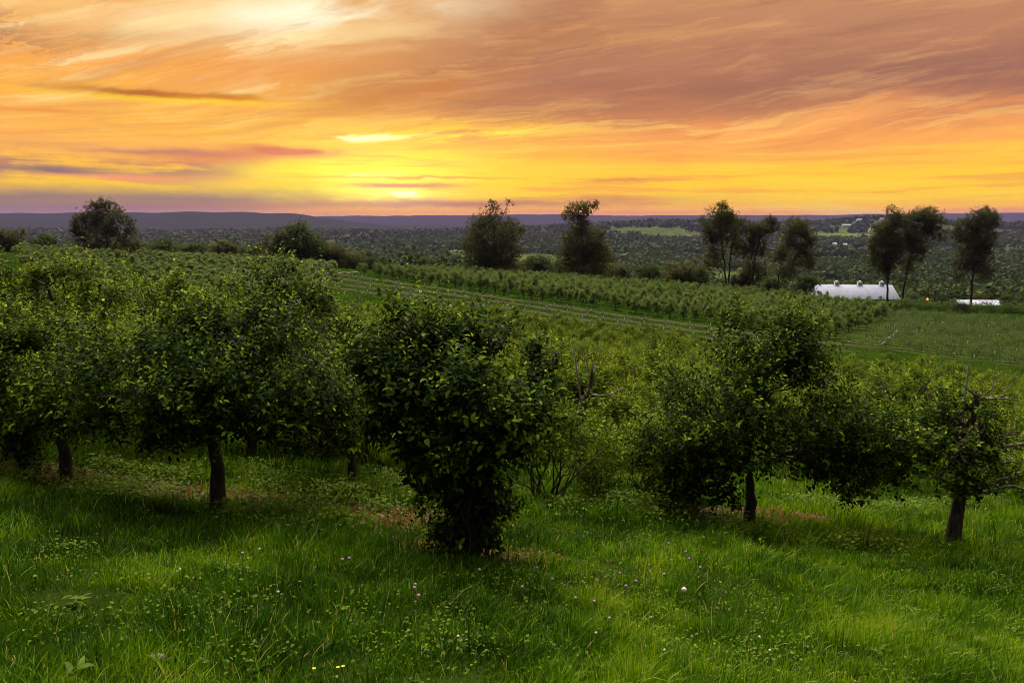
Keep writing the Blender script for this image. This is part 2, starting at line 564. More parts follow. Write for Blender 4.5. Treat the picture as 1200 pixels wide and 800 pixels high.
M['bark'] = bark_mat('bark', (.030, .022, .016), (.095, .070, .050))
M['dead_wood'] = bark_mat('dead_wood', (.08, .065, .055), (.30, .24, .20))
M['wood_bark'] = bark_mat('wood_bark', (.020, .015, .010), (.06, .045, .03), 2.0)


def plain(name, col, rough=.6, spec=.3, var=.25, scale=8.0, bmp=.2, metal=0.0):
    m, t = new_mat(name)
    tc = t.nodes.new('ShaderNodeTexCoord')
    n = noise(t, tc.outputs['Object'], scale, 5, .6)
    c = mixc(t, n.smooth(.25, .75), tuple(v * (1 - var) for v in col), tuple(min(1, v * (1 + var)) for v in col))
    finish(t, principled(t, c, rough, spec, bump(t, n, bmp, .01), metal))
    return m


M['metal_roof'] = None
M['pink'] = plain('clover_pink', (.42, .20, .33), .7, .2, .3, 90)
M['white_petal'] = plain('white_petal', (.55, .54, .48), .7, .2, .1, 60)
M['yellow_petal'] = plain('yellow_petal', (.80, .58, .03), .6, .3, .15, 60)
M['stem'] = plain('stem_green', (.05, .11, .015), .5, .3, .2, 40)
M['stone'] = plain('stone_grey', (.13, .11, .095), .9, .15, .45, 22, .8)
M['guard'] = plain('guard_plastic', (.50, .58, .56), .45, .4, .1, 12)
M['post'] = plain('weathered_post', (.055, .048, .042), .85, .15, .3, 14, .6)
M['barn_wall'] = plain('barn_wall', (.16, .075, .05), .85, .15, .25, 1.2)
M['white_paint'] = plain('white_paint', (.60, .60, .63), .5, .35, .06, 1.0)
M['dark_glass'] = plain('dark_glass', (.03, .035, .045), .15, .5, .1, 2)
M['track'] = plain('dirt_track', (.14, .12, .105), .95, .1, .25, .6, .5)
M['grey_roof'] = plain('grey_roof', (.36, .36, .40), .6, .3, .15, 1.0)
M['litter'] = leaf_mat('fallen_leaves', [(0.0, (.06, .028, .010)), (.6, (.15, .065, .022)), (1.0, (.26, .15, .07))], .15, .7, .2, 1.0, False)

m, t = new_mat('metal_roof')
tc = t.nodes.new('ShaderNodeTexCoord')
spx = t.nodes.new('ShaderNodeSeparateXYZ'); t.links.new(tc.outputs['Object'], spx.inputs[0])
sx = X(t, spx.outputs[0])
rib = (sx * 1.1).op('FRACT').smooth(.0, .12) * (1.0 - (sx * 1.1).op('FRACT').smooth(.12, .24))
nn = noise(t, tc.outputs['Object'], .5, 5, .6)
c = mixc(t, nn.smooth(.3, .7), (.42, .42, .54), (.50, .50, .63))
finish(t, principled(t, c, .7, .15, bump(t, rib, .6, .05)))
M['metal_roof'] = m

m, t = new_mat('lamp_glow')
em = t.nodes.new('ShaderNodeEmission')
em.inputs[0].default_value = (1.0, .28, .03, 1)
em.inputs[1].default_value = 3.0
finish(t, em.outputs[0])
M['lamp_glow'] = m

# row geometry shared by the ground material and the plantings
RD = np.array([.785, -.62]); RN = np.array([.62, .785])


def rowxy(s, n): return RD * s + RN * n


def ground_mat():
    m, t = new_mat('ground_soil_and_turf')
    P = pos(t)
    sp = t.nodes.new('ShaderNodeSeparateXYZ'); t.links.new(P, sp.inputs[0])
    x, y = X(t, sp.outputs[0]), X(t, sp.outputs[1])
    d = (x * x + y * y).pw(.5)
    nb = noise(t, P, .35, 5, .6)
    nf = noise(t, P, 3.2, 6, .65)
    nv = noise(t, P, 22.0, 5, .65)
    nl = noise(t, P, .035, 5, .6)
    turf = ramp(t, nf * .6 + nv * .4, [(.3, (.010, .016, .003)), (.5, (.018, .030, .004)), (.72, (.034, .048, .007))])
    far = ramp(t, nb * .45 + nf * .55, [(.36, (.006, .014, .0015)), (.5, (.014, .030, .0025)), (.64, (.034, .054, .005))])
    c = mixc(t, d.smooth(14, 40), turf, far)
    soil = ramp(t, nv * .5 + nf * .5, [(.3, (.030, .014, .006)), (.5, (.075, .034, .012)), (.7, (.15, .080, .034))])
    # bare, leaf-strewn soil under the front row of trees
    def spot(cx, cy, rx, ry):
        a, b = (x - cx) * (1 / rx), (y - cy) * (1 / ry)
        return 1.0 - ((a * a + b * b) + (nf - .5) * 1.2).smooth(.5, 1.1)
    bare = spot(*SOIL[0])
    for s_ in SOIL[1:]: bare = bare.op('MAXIMUM', spot(*s_))
    c = mixc(t, bare * .9, c, soil)
    # mulched strips on the terrace of saplings
    n_ = x * float(RN[0]) + y * float(RN[1]) + (nf - .5) * .5
    s_ = x * float(RD[0]) + y * float(RD[1])
    fr = ((n_ - TER[0]) * (1 / TER[2])).op('FRACT')
    strip = (1.0 - (fr - .5).op('ABSOLUTE').smooth(.12, .24)) * n_.smooth(TER[0] - 0.1, TER[0] + .1) * (1.0 - n_.smooth(TER[1] - .1, TER[1] + .1))
    strip = strip * s_.smooth(-152, -146) * (1.0 - s_.smooth(-30, -24)) * nb.smooth(.25, .45)
    mul = ramp(t, nv * .4 + nf * .6, [(.3, (.036, .026, .020)), (.5, (.064, .048, .037)), (.7, (.10, .078, .06))])
    c = mixc(t, strip * .8, c, mul)
    # dry aisles in the vine block
    fr2 = (n_ * (1 / 3.6)).op('FRACT')
    dry = (1.0 - (fr2 - .5).op('ABSOLUTE').smooth(.16, .34)) * s_.smooth(-46, -40) * n_.smooth(104, 108) * (1.0 - n_.smooth(176, 182)) * .35
    c = mixc(t, dry, c, (.11, .085, .045))
    # valley floor: fields and woodland floor
    wood = ramp(t, nl, [(.30, (.026, .044, .010)), (.5, (.050, .072, .016)), (.7, (.095, .115, .028))])
    c = mixc(t, d.smooth(240, 420), c, wood)
    fld = (noise(t, P, .0045, 2, .5)).smooth(.60, .63) * d.smooth(500, 700) * (1.0 - d.smooth(1700, 2300))
    c = mixc(t, fld * .8, c, (.10, .13, .035))
    c = mixc(t, d.smooth(2600, 4200), c, (.018, .026, .009))
    for (cx, cy, rx, ry, col_) in CLEAR:
        c = mixc(t, (1.0 - (((x - cx) * (1 / rx)).pw(2.0) + ((y - cy) * (1 / ry)).pw(2.0)).smooth(.8, 1.1)) * .9, c, col_)
    finish(t, principled(t, c, 1.0, .0, bump(t, nv * .4 + nf, .7, .06)))
    return m


TER = (82.0, 108.0, 6.5)
SOIL = [(-1.45, 8.6, 1.1, .75), (-3.3, 9.3, 1.6, .7), (-0.3, 7.3, .9, .6), (-5.6, 9.6, 1.5, .8), (3.4, 11.0, 1.5, .8)]


def clear_at(px, py, rx, ry, col_):
    gx, gy = ground(px, py)
    return (gx, gy, rx, ry, col_)


CLEAR = [clear_at(1130, 299, 95, 60, (.13, .17, .035)), clear_at(1010, 296, 85, 50, (.12, .15, .05)), clear_at(1195, 306, 50, 90, (.10, .15, .03)),
         clear_at(1170, 352, 45, 14, (.12, .14, .035)), clear_at(985, 276, 160, 90, (.09, .12, .03))]

ang = np.concatenate([np.linspace(-48, 48, 241), np.linspace(48, 312, 90)[1:-1]])
rad = np.geomspace(.5, 11700, 330)
A_, R_ = np.meshgrid(np.radians(ang), rad, indexing='xy')
gx, gy = np.sin(A_) * R_, np.cos(A_) * R_
gz = hgt(gx, gy)
GV = np.stack([gx, gy, gz], -1).reshape(-1, 3)
na, nr = len(ang), len(rad)
i, j = np.meshgrid(np.arange(nr - 1), np.arange(na), indexing='ij')
k = (j + 1) % na
GQ = np.stack([i * na + j, (i + 1) * na + j, (i + 1) * na + k, i * na + k], -1).reshape(-1, 4)[:, ::-1]
GV = np.concatenate([GV, [[0, 0, h1(0, 0)]]])
GT = np.array([(q, (q + 1) % na, len(GV) - 1) for q in range(na)])[:, ::-1]
M['ground'] = ground_mat()
tag(obj('ground', mesh_np('ground', GV, GT, GQ), M['ground']), None, None, kind='structure')

# ------------------------------------------------------------------ haze
HAZE_D = 0.000042
m, t = new_mat('haze_air')
pv = t.nodes.new('ShaderNodeVolumePrincipled')
pv.inputs['Color'].default_value = (.36, .24, .72, 1)
pv.inputs['Density'].default_value = HAZE_D
pv.inputs['Anisotropy'].default_value = 0.0
oo = t.nodes.new('ShaderNodeOutputMaterial')
t.links.new(pv.outputs[0], oo.inputs['Volume'])
hb = Geo().box(-11900, 11900, -11900, 11900, float(GV[:, 2].min()) - 1.0, 84.0)
tag(obj('haze', hb.mesh('haze', False), m), None, None, kind='stuff')


# ------------------------------------------------------------------ foliage helpers
def vnoise(x, y, s, seed=0):
    r_ = np.random.default_rng(100 + seed)
    tab = r_.random((64, 64))
    X_, Y_ = x / s, y / s
    i, j = np.floor(X_).astype(int), np.floor(Y_).astype(int)
    fx, fy = X_ - i, Y_ - j
    fx, fy = fx * fx * (3 - 2 * fx), fy * fy * (3 - 2 * fy)
    g_ = lambda a, b: tab[a % 64, b % 64]
    return (g_(i, j) * (1 - fx) + g_(i + 1, j) * fx) * (1 - fy) + (g_(i, j + 1) * (1 - fx) + g_(i + 1, j + 1) * fx) * fy


def unit(v): return v / (np.linalg.norm(v, axis=-1, keepdims=True) + 1e-9)


def rvec(n): return unit(rng.normal(size=(n, 3)))


def leaf_geo(P, D, Nn, L, Wd, fine=False, fold=.25, droop=.25):
    """leaves: base P, axis D, face normal Nn, length L, width Wd"""
    n = len(P)
    D = unit(D)
    S = unit(np.cross(D, Nn))
    Nn = np.cross(S, D)
    L, Wd = L[:, None], Wd[:, None]
    if fine:
        def pt(t_, w, up): return P + D * L * t_ + S * Wd * w + Nn * (Wd * up - L * droop * t_ * t_)
        V = np.stack([pt(0, 0, 0), pt(.32, -.46, fold), pt(.32, 0, 0), pt(.32, .46, fold), pt(.70, -.38, fold), pt(.70, 0, 0), pt(.70, .38, fold), pt(1, 0, 0)], 1)
        b = (np.arange(n) * 8)[:, None]
        T = np.concatenate([b + np.array(q) for q in ((0, 2, 1), (0, 3, 2), (4, 5, 7), (5, 6, 7))])
        Q = np.concatenate([b + np.array(q) for q in ((1, 2, 5, 4), (2, 3, 6, 5))])
        return V.reshape(-1, 3), T, Q, 8
    def pt(t_, w, up): return P + D * L * t_ + S * Wd * w + Nn * (Wd * up - L * droop * t_ * t_)
    V = np.stack([pt(0, 0, 0), pt(.45, -.5, fold), pt(1, 0, 0), pt(.45, .5, fold)], 1)
    b = (np.arange(n) * 4)[:, None]
    T = np.concatenate([b + np.array(q) for q in ((0, 2, 1), (0, 3, 2))])
    return V.reshape(-1, 3), T, None, 4


def crown_pts(lobes, n, clump=14, sig=.26, shell=.78):
    """points scattered in lumpy lobes; returns position and outward direction. lobe = (x, y, z, rx, ry, rz[, weight])"""
    w = np.array([(l[3] * l[4] * l[5]) ** .72 * (l[6] if len(l) > 6 else 1) for l in lobes])
    idx = rng.choice(len(lobes), n, p=w / w.sum())
    P, O = np.zeros((n, 3)), np.zeros((n, 3))
    for q, l in enumerate(lobes):
        sel = np.where(idx == q)[0]
        if not len(sel): continue
        c, r = np.array(l[:3]), np.array(l[3:6])
        kc = max(5, int(clump * (r.prod() ** .33)))
        cc = rvec(kc) * (shell * rng.uniform(.45, 1.15, (kc, 1)) ** .5)
        ww = rng.uniform(.4, 1.4, kc)
        p = cc[rng.choice(kc, len(sel), p=ww / ww.sum())] + rng.normal(size=(len(sel), 3)) * sig
        ln = np.linalg.norm(p, axis=1, keepdims=True)
        p = np.where(ln > 1.12, p / ln * (1.12 - .1 * rng.random((len(sel), 1))), p)
        P[sel] = c + p * r
        O[sel] = unit(p * r / (r * r))
    return P, O


def shoots(P, O, up=.55, ln=(.14, .34), nl=9, leaf=.07, fine=True, tintb=.35, zref=None):
    """leafy shoots rooted at P; returns Geo of leaves and shoot ends"""
    n = len(P)
    D = unit(O * .75 + np.array([0, 0, up]) + rvec(n) * .55)
    L = rng.uniform(ln[0], ln[1], n)
    vg = rng.random(n) < .16
    L = np.where(vg, L * 1.7, L)
    D = np.where(vg[:, None], unit(D + np.array([0, 0, .8])), D)
    k = np.arange(nl)
    f = (k + .3 + rng.uniform(-.2, .2, (n, nl))) / nl
    A = unit(np.cross(D, rvec(n)))
    B = np.cross(D, A)
    th = k * 2.4 + rng.uniform(0, 6.28, (n, 1))
    rad_ = A[:, None] * np.cos(th)[..., None] + B[:, None] * np.sin(th)[..., None]
    base = P[:, None] + D[:, None] * (f * L[:, None])[..., None]
    ax = unit(rad_ * 1.0 + D[:, None] * (.25 + .9 * f[..., None]) + rng.normal(size=(n, nl, 3)) * .25 + np.array([0, 0, -.12]))
    nor = unit(D[:, None] * 1.0 - rad_ * .35 + np.array([0, 0, .5]) + rng.normal(size=(n, nl, 3)) * .3)
    lf = leaf * rng.uniform(.48, 1.28, (n, nl)) * (1.08 - .5 * f ** 3)
    N_ = n * nl
    V, T, Q, m_ = leaf_geo(base.reshape(N_, 3), ax.reshape(N_, 3), nor.reshape(N_, 3), lf.reshape(N_), lf.reshape(N_) * rng.uniform(.48, .62, N_), fine,
                           .18, rng.uniform(.05, .4, (N_, 1)))
    vig = rng.random(n)[:, None]
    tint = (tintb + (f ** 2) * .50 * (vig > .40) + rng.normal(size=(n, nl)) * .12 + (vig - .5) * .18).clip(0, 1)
    return V, T, Q, np.repeat(tint.reshape(-1), m_), P + D * L[:, None] * .9


def wig(a, b, n=6, amp=.06):
    a, b = np.array(a, float), np.array(b, float)
    t_ = np.linspace(0, 1, n)[:, None]
    w = rng.normal(size=(n, 3)) * amp * np.linalg.norm(b - a) * (t_ * (1 - t_) * 3)
    return a + (b - a) * t_ + w


def apple_parts(lobes, nshoot, trunk=None, leaf=.07, fine=True, nl=9, tr=.09, tintb=.35, up=.55, ln=(.14, .34), clump=16, sig=.26, prof=(1.35, .95, .85, .50, .22)):
    """two meshes: trunk with limbs, and crown of leaves"""
    w = Geo()
    if trunk is None:
        trunk = [(0, 0, -.15), (.02, 0, .35), (-.03, .02, .85), (.02, 0, 1.3)]
    tp = np.array(trunk, float)
    t0 = np.linspace(0, len(tp) - 1, 14)
    path = np.stack([np.interp(t0, np.arange(len(tp)), tp[:, q]) for q in range(3)], 1) + rng.normal(size=(14, 3)) * .008
    path[0] = tp[0]
    rr = np.interp(np.linspace(0, 1, 14), [0, .12, .3, .6, 1], np.array(prof) * tr)
    w.tube(path, rr, 10, True, .07)
    for l in lobes:
        c = np.array(l[:3]); r = np.array(l[3:6])
        q = int(np.clip(np.interp(c[2] * .8, path[:, 2], np.arange(14)), 9, 13))
        lim = wig(path[q], c, 7, .07)
        w.tube(lim, np.linspace(tr * .5, tr * .18, 7), 6, True, .06)
        for _ in range(9):
            e = c + rvec(1)[0] * r * .8
            s0 = lim[rng.integers(3, 7)]
            w.tube(wig(s0, e, 5, .08), np.linspace(tr * .18, .006, 5), 5, False)
    P, O = crown_pts(lobes, int(nshoot * 1.35), clump * .8, sig * .78)
    V, T, Q, tint, _ = shoots(P, O, up, ln, nl, leaf, fine, tintb)
    g_ = Geo().add(V, T, Q, tint)
    return w.mesh('trunk'), g_.mesh('crown', smooth=fine)


def apple_tree(name, label, loc, lobes, nshoot, rz=0., group=None, cat='tree', lm='apple_leaf', scale=1.0, bark='bark', **kw):
    w, c = apple_parts(lobes, nshoot, **kw)
    r = thing(name, label, cat, loc, rz, group, scale)
    obj('trunk', w, M[bark], r)
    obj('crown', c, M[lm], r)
    return r


def on(px, py):
    x, y = ground(px, py)
    return (x, y, h1(x, y))


def sc_at(y):        # metres per photo pixel at distance y
    return y / F * 1.0


# ------------------------------------------------------------------ front row of apple trees
FRONT = 'old apple trees along the front row'


def plan(px, py, lob):
    """lobes drawn in photo pixels relative to the trunk foot -> metres; lobe = (dx, dy_up, rx, rz, depth offset m, ry m, weight)"""
    loc = on(px, py)
    k = math.hypot(loc[1], loc[2]) / F * .985
    out = []
    for (dx, dz, rx, rz, oy, ry, wt) in lob:
        out.append((dx * k, oy, dz * k, rx * k, ry, rz * k, wt))
    return loc, out


loc, lb = plan(78, 568, [(-5, 130, 85, 60, 0, .8, 1), (-45, 90, 55, 45, .2, .7, 1), (45, 110, 55, 50, -.2, .7, 1), (10, 165, 60, 30, .1, .6, .8), (-70, 60, 30, 55, 0, .5, .6)])
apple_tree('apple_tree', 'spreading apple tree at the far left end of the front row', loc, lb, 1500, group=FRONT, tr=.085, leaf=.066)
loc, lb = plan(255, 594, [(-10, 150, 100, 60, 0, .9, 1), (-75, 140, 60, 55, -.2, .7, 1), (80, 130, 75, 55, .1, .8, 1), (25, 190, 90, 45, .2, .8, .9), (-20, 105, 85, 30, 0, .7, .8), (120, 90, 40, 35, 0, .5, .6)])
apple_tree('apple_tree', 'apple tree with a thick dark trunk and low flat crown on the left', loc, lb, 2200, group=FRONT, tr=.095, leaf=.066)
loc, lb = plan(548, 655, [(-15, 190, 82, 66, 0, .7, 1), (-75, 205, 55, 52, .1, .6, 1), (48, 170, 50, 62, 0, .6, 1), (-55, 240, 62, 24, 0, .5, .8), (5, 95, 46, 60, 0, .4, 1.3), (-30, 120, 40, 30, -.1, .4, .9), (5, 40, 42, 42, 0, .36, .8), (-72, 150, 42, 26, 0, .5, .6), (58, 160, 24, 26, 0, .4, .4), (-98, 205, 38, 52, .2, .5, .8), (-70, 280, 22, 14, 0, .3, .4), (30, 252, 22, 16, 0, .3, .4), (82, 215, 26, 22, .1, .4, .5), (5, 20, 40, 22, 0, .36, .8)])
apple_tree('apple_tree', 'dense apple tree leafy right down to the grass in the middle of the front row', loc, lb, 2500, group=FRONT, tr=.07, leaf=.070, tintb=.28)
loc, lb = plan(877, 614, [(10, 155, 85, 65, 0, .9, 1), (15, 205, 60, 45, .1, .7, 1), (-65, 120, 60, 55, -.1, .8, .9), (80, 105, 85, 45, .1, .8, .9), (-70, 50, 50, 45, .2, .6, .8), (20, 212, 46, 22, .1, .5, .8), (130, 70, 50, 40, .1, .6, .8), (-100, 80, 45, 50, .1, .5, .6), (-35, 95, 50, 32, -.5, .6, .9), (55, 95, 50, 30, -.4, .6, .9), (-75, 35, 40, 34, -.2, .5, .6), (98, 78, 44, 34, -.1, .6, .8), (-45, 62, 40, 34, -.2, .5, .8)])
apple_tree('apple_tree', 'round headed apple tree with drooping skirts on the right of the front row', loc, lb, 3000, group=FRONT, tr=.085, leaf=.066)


# half-dead apple tree at the right with bare pale limbs
loc, lb = plan(1115, 643, [(-30, 130, 55, 35, 0, .6, .8), (-65, 105, 45, 40, .1, .5, .7), (0, 155, 40, 25, .1, .4, .7), (45, 120, 60, 28, .2, .5, .6), (10, 95, 50, 32, 0, .5, .7), (80, 85, 50, 35, .4, .5, .6), (8, 182, 22, 18, -.2, .3, .7), (8, 140, 26, 36, -.35, .3, 1.3), (-20, 120, 32, 26, -.4, .3, 1), (-60, 120, 36, 30, -.2, .4, 1)])
k_ = math.hypot(loc[1], loc[2]) / F * .985
r = thing('apple_tree', 'half dead apple tree with bare pale limbs and a thin leafy crown', 'tree', loc, 0, FRONT)
w, c = apple_parts([(l[0], l[1] + .12) + l[2:] for l in lb], 560, trunk=[(0, 0, -.15), (.01, 0, .35), (.09, .02, 80 * k_), (.11, 0, 120 * k_), (.12, .02, 165 * k_), (.13, 0, 186 * k_)], tr=.100, leaf=.062, ln=(.08, .22), prof=[1.3, .95, .8, .22, .10])
obj('trunk', w, M['bark'], r); obj('crown', c, M['apple_leaf'], r)
def px3(pts, oy=0.): return [(dx * k_, oy + (dy_ if len(p_) > 2 else 0), dz * k_) for p_ in pts for dx, dz, dy_ in [(p_[0], p_[1], p_[2] if len(p_) > 2 else 0)]]
for pts, r0, r1 in [([(5, 118), (-8, 120, -.1), (-22, 114, -.25)], .034, .022),
                    ([(12, 118), (35, 124, -.1), (58, 130, -.2), (72, 128, -.2), (86, 118, -.2)], .032, .010),
                    ([(10, 70), (25, 82, -.1), (42, 90, -.2), (60, 98, -.2)], .030, .009), ([(10, 66), (30, 74, -.15), (46, 84, -.25), (62, 80, -.3), (56, 74, -.3), (72, 66, -.3), (84, 62, -.35)], .026, .007),
                    ([(14, 176), (35, 178, -.05), (56, 178, -.1)], .022, .008), ([(14, 178), (24, 190, -.1), (28, 210, -.1)], .014, .006),
                    ([(36, 178, -.05), (46, 196, -.1), (48, 206, -.1)], .010, .004), ([(40, 128, -.1), (50, 150, -.1), (48, 170, -.1)], .012, .004), ([(22, 92), (36, 104, -.1), (50, 112, -.1)], .014, .004)]:
    q = np.array(px3(pts))
    tt = np.linspace(0, len(q) - 1, len(q) * 3)
    q = np.stack([np.interp(tt, np.arange(len(q)), q[:, z_]) for z_ in range(3)], 1) + rng.normal(size=(len(tt), 3)) * .006
    b_ = obj('bare_limb', Geo().tube(q, np.linspace(r0, r1, len(q)) * .95, 7, True, .08), M['dead_wood'], r)
    b_['label'] = 'bare pale dead limb'
post = thing('post', 'thin wooden tree stake rising above the half dead apple tree', 'post', (loc[0] + 8 * k_, loc[1] + .22, h1(loc[0] + 8 * k_, loc[1] + .22)), 0, 'orchard stakes')
obj('stake', Geo().tube([(0, 0, -.2), (.02, 0, 1.2), (.05, 0, 2.42)], [.015, .014, .011], 7), M['post'], post)

# ------------------------------------------------------------------ broken dead tree in the gap, with its leaning pole
x, y = at(683, 12.6, 520)
loc = (x, y, h1(x, y)); k_ = y / F
dt = thing('dead_tree', 'broken bare trunk with jagged grey limbs in the gap between apple trees', 'tree', loc)
zb = (255 - 0) # noqa
def dz(py):       # height above the foot of photo row py at this distance
    rr_ = ray(683, py); return rr_[2] / rr_[1] * y - loc[2]
stem = [(0, 0, -.1), (.0, .0, dz(560)), (-.02, 0, dz(520)), (-.02, 0, dz(490)), (.0, 0, dz(470)), (.10, .02, dz(458)), (.13, .03, dz(440)), (.14, .03, dz(425))]
obj('trunk', Geo().tube(stem, [.10, .09, .085, .08, .065, .045, .03, .016], 9, True, .12), M['bark'], dt)
for pts, r0, r1 in [([(.12, .0, dz(462)), (.3, -.05, dz(463)), (.42, -.08, dz(461)), (.62, -.1, dz(453))], .026, .006),
                    ([(.0, .0, dz(522)), (.14, -.05, dz(512)), (.30, -.1, dz(502)), (.40, -.12, dz(499)), (.52, -.14, dz(498))], .034, .016),
                    ([(.40, -.12, dz(499)), (.44, -.14, dz(490)), (.41, -.14, dz(484))], .014, .006), ([(.30, -.05, dz(463)), (.27, -.06, dz(472)), (.30, -.08, dz(480))], .010, .005),
                    ([(.48, -.09, dz(459)), (.42, -.1, dz(474)), (.32, -.1, dz(480))], .012, .005), ([(.14, .02, dz(445)), (.22, .02, dz(428)), (.24, .02, dz(418)), (.28, .02, dz(405))], .012, .004),
                    ([(.13, .02, dz(448)), (.05, .02, dz(432)), (.02, .02, dz(424))], .008, .003), ([(-.02, 0, dz(492)), (-.12, -.05, dz(484)), (-.18, -.05, dz(470))], .014, .005)]:
    b_ = obj('bare_limb', Geo().tube(wig(pts[0], pts[1], 3, .02).tolist() + [list(p_) for p_ in pts[2:]], np.linspace(r0, r1, 3 + len(pts) - 2), 7, True, .12), M['dead_wood'], dt)
pl = thing('post', 'slim dark pole leaning against the broken dead tree', 'post', (loc[0] + .05, loc[1] - .16, h1(loc[0] + .05, loc[1] - .16)), 0, 'orchard stakes')
obj('stake', Geo().tube([(.02, 0, -.1), (-.04, .02, dz(500)), (-.22, .1, dz(408))], [.018, .016, .012], 7), M['post'], pl)
x, y = at(968, 15.5, 470)
st = thing('post', 'short grey stake standing in the packed orchard behind the round headed tree', 'post', (x, y, h1(x, y)), 0, 'orchard stakes')
obj('stake', Geo().tube([(0, 0, -.1), (0, 0, 2.3)], [.025, .02], 7), M['post'], st)
x, y = at(532, 7.35, 500)
st = thing('post', 'square weathered stake buried in the leaves of the dense middle apple tree', 'post', (x - .02, y - .12, h1(x, y - .12)), 0, 'orchard stakes')
obj('stake', Geo().box(-.022, .022, -.022, .022, -.1, 1.42), M['post'], st)

# ------------------------------------------------------------------ second and third rows on the left
def rand_lobes(H=2.9, Wd=1.35, n=7):
    out = [(0, 0, H * .60, Wd * .62, Wd * .62, H * .26, 1)]
    for q in range(n):
        a = q / n * 6.283 + rng.uniform(-.4, .4)
        rr_ = Wd * rng.uniform(.45, .75)
        out.append((math.cos(a) * rr_, math.sin(a) * rr_, H * rng.uniform(.40, .70), Wd * rng.uniform(.38, .55), Wd * rng.uniform(.38, .55), H * rng.uniform(.14, .24), 1))
    for q in range(2):
        a = rng.uniform(0, 6.28)
        out.append((math.cos(a) * Wd * .3, math.sin(a) * Wd * .3, H * .86, Wd * .36, Wd * .36, H * .13, .8))
    return out


BIG = []
for q in range(3):
    w, c = apple_parts(rand_lobes(), 1900, tr=.09, leaf=.068, fine=True, tintb=.42, clump=13, sig=.23, up=.8)
    BIG.append((w, c))
def big_tree(q, loc, rz, s, label, group):
    r = thing('apple_tree', label, 'tree', loc, rz, group, s)
    obj('trunk', BIG[q][0], M['bark'], r); obj('crown', BIG[q][1], M['apple_leaf'], r)
    return r


ROW2 = 'apple trees of the second row on the left'
for q, (px, y, s, lab) in enumerate([(-40, 13.2, 1.04, 'apple tree of the second row cut by the left edge of the view'),
                                     (85, 13.6, 1.06, 'apple tree of the second row rising behind the leftmost front tree'),
                                     (178, 14.6, 1.02, 'lower apple tree of the second row below the lone round topped tree'),
                                     (285, 12.6, 1.10, 'tallest apple tree of the second row, above the thick dark trunk'),
                                     (385, 14.2, .98, 'sprawling apple tree of the second row below the pale curving track'),
                                     (470, 13.4, .90, 'apple tree with upright pale shoots behind the dense middle tree')]):
    x, y = at(px, y)
    big_tree(q % 3, (x, y, h1(x, y)), q * 1.7, s, lab, ROW2)
for q, (px, y, s, lab) in enumerate([(405, 10.4, .84, 'dark low apple tree filling the gap between the thick trunk and the dense middle tree'),
                                     (160, 11.3, .80, 'low apple tree behind the gap between the two leftmost trunks'), (-12, 10.6, .85, 'low apple tree at the left edge beside the leftmost trunk')]):
    x, y = at(px, y)
    big_tree((q + 2) % 3, (x, y, h1(x, y)), q * 2.6 + 1, (s, s, s * .88), lab, FRONT)
for q, (px, y, s) in enumerate([(-90, 17.5, 1.0), (30, 18.2, 1.0), (130, 18.0, 1.0), (240, 18.5, 1.0), (340, 18.8, .95), (430, 18.0, .95)]):
    x, y = at(px, y)
    big_tree((q + 1) % 3, (x, y, h1(x, y)), q * 2.1 + .5, s, 'apple tree of the third row showing only leafy tips above the second row', 'apple trees of the third row on the left')

# ------------------------------------------------------------------ packed orchard behind
MID = []
for q in range(5):
    w, c = apple_parts(rand_lobes(2.2, 1.22, 8), 1000, tr=.07, leaf=.08, fine=False, tintb=.52, nl=8, up=.9, clump=11, sig=.22)
    MID.append((w, c))
protos = {}
ORCH = 'low apple trees packed in the orchard behind the front row'
nmid = 0
for n_ in np.arange(9.5, 76, 4.1):
    for s_ in np.arange(-70, 60, 3.0):
        p = rowxy(s_ + rng.uniform(-.3, .3) + (n_ * 7.3 % 3.0), n_ + rng.uniform(-.35, .35))
        x, y = p
        u = x / max(y, .1)
        if y < 13.2 or u > .78 or u < -.36: continue
        if u < -.05 and y < 20.5: continue
        if u > -.05 and y < 14.5 and .0 < u < .16: continue
        if rng.random() < .04: continue
        nearby = 'nearest rows of the packed orchard' if y < 22 else ('middle of the packed orchard' if y < 42 else 'far edge of the packed orchard by the terrace')
        lab = {'n': 'low bushy apple tree in the nearest rows of the packed orchard', 'm': 'low bushy apple tree in the middle of the packed orchard',
               'f': 'low apple tree along the far edge of the packed orchard'}['n' if y < 22 else 'm' if y < 42 else 'f']
        q = int(rng.integers(5))
        s = rng.uniform(.82, 1.16)
        if q not in protos:
            r = thing('apple_tree', lab, 'tree', (x, y, h1(x, y)), rng.uniform(0, 6.28), ORCH, s)
            obj('trunk', MID[q][0], M['bark'], r); obj('crown', MID[q][1], M['orchard_leaf'], r)
            protos[q] = r
        else:
            dup(protos[q], (x, y, h1(x, y)), rng.uniform(0, 6.28), (s, s, s * rng.uniform(.9, 1.1)), lab, ORCH)
        nmid += 1
print('mid orchard trees', nmid)

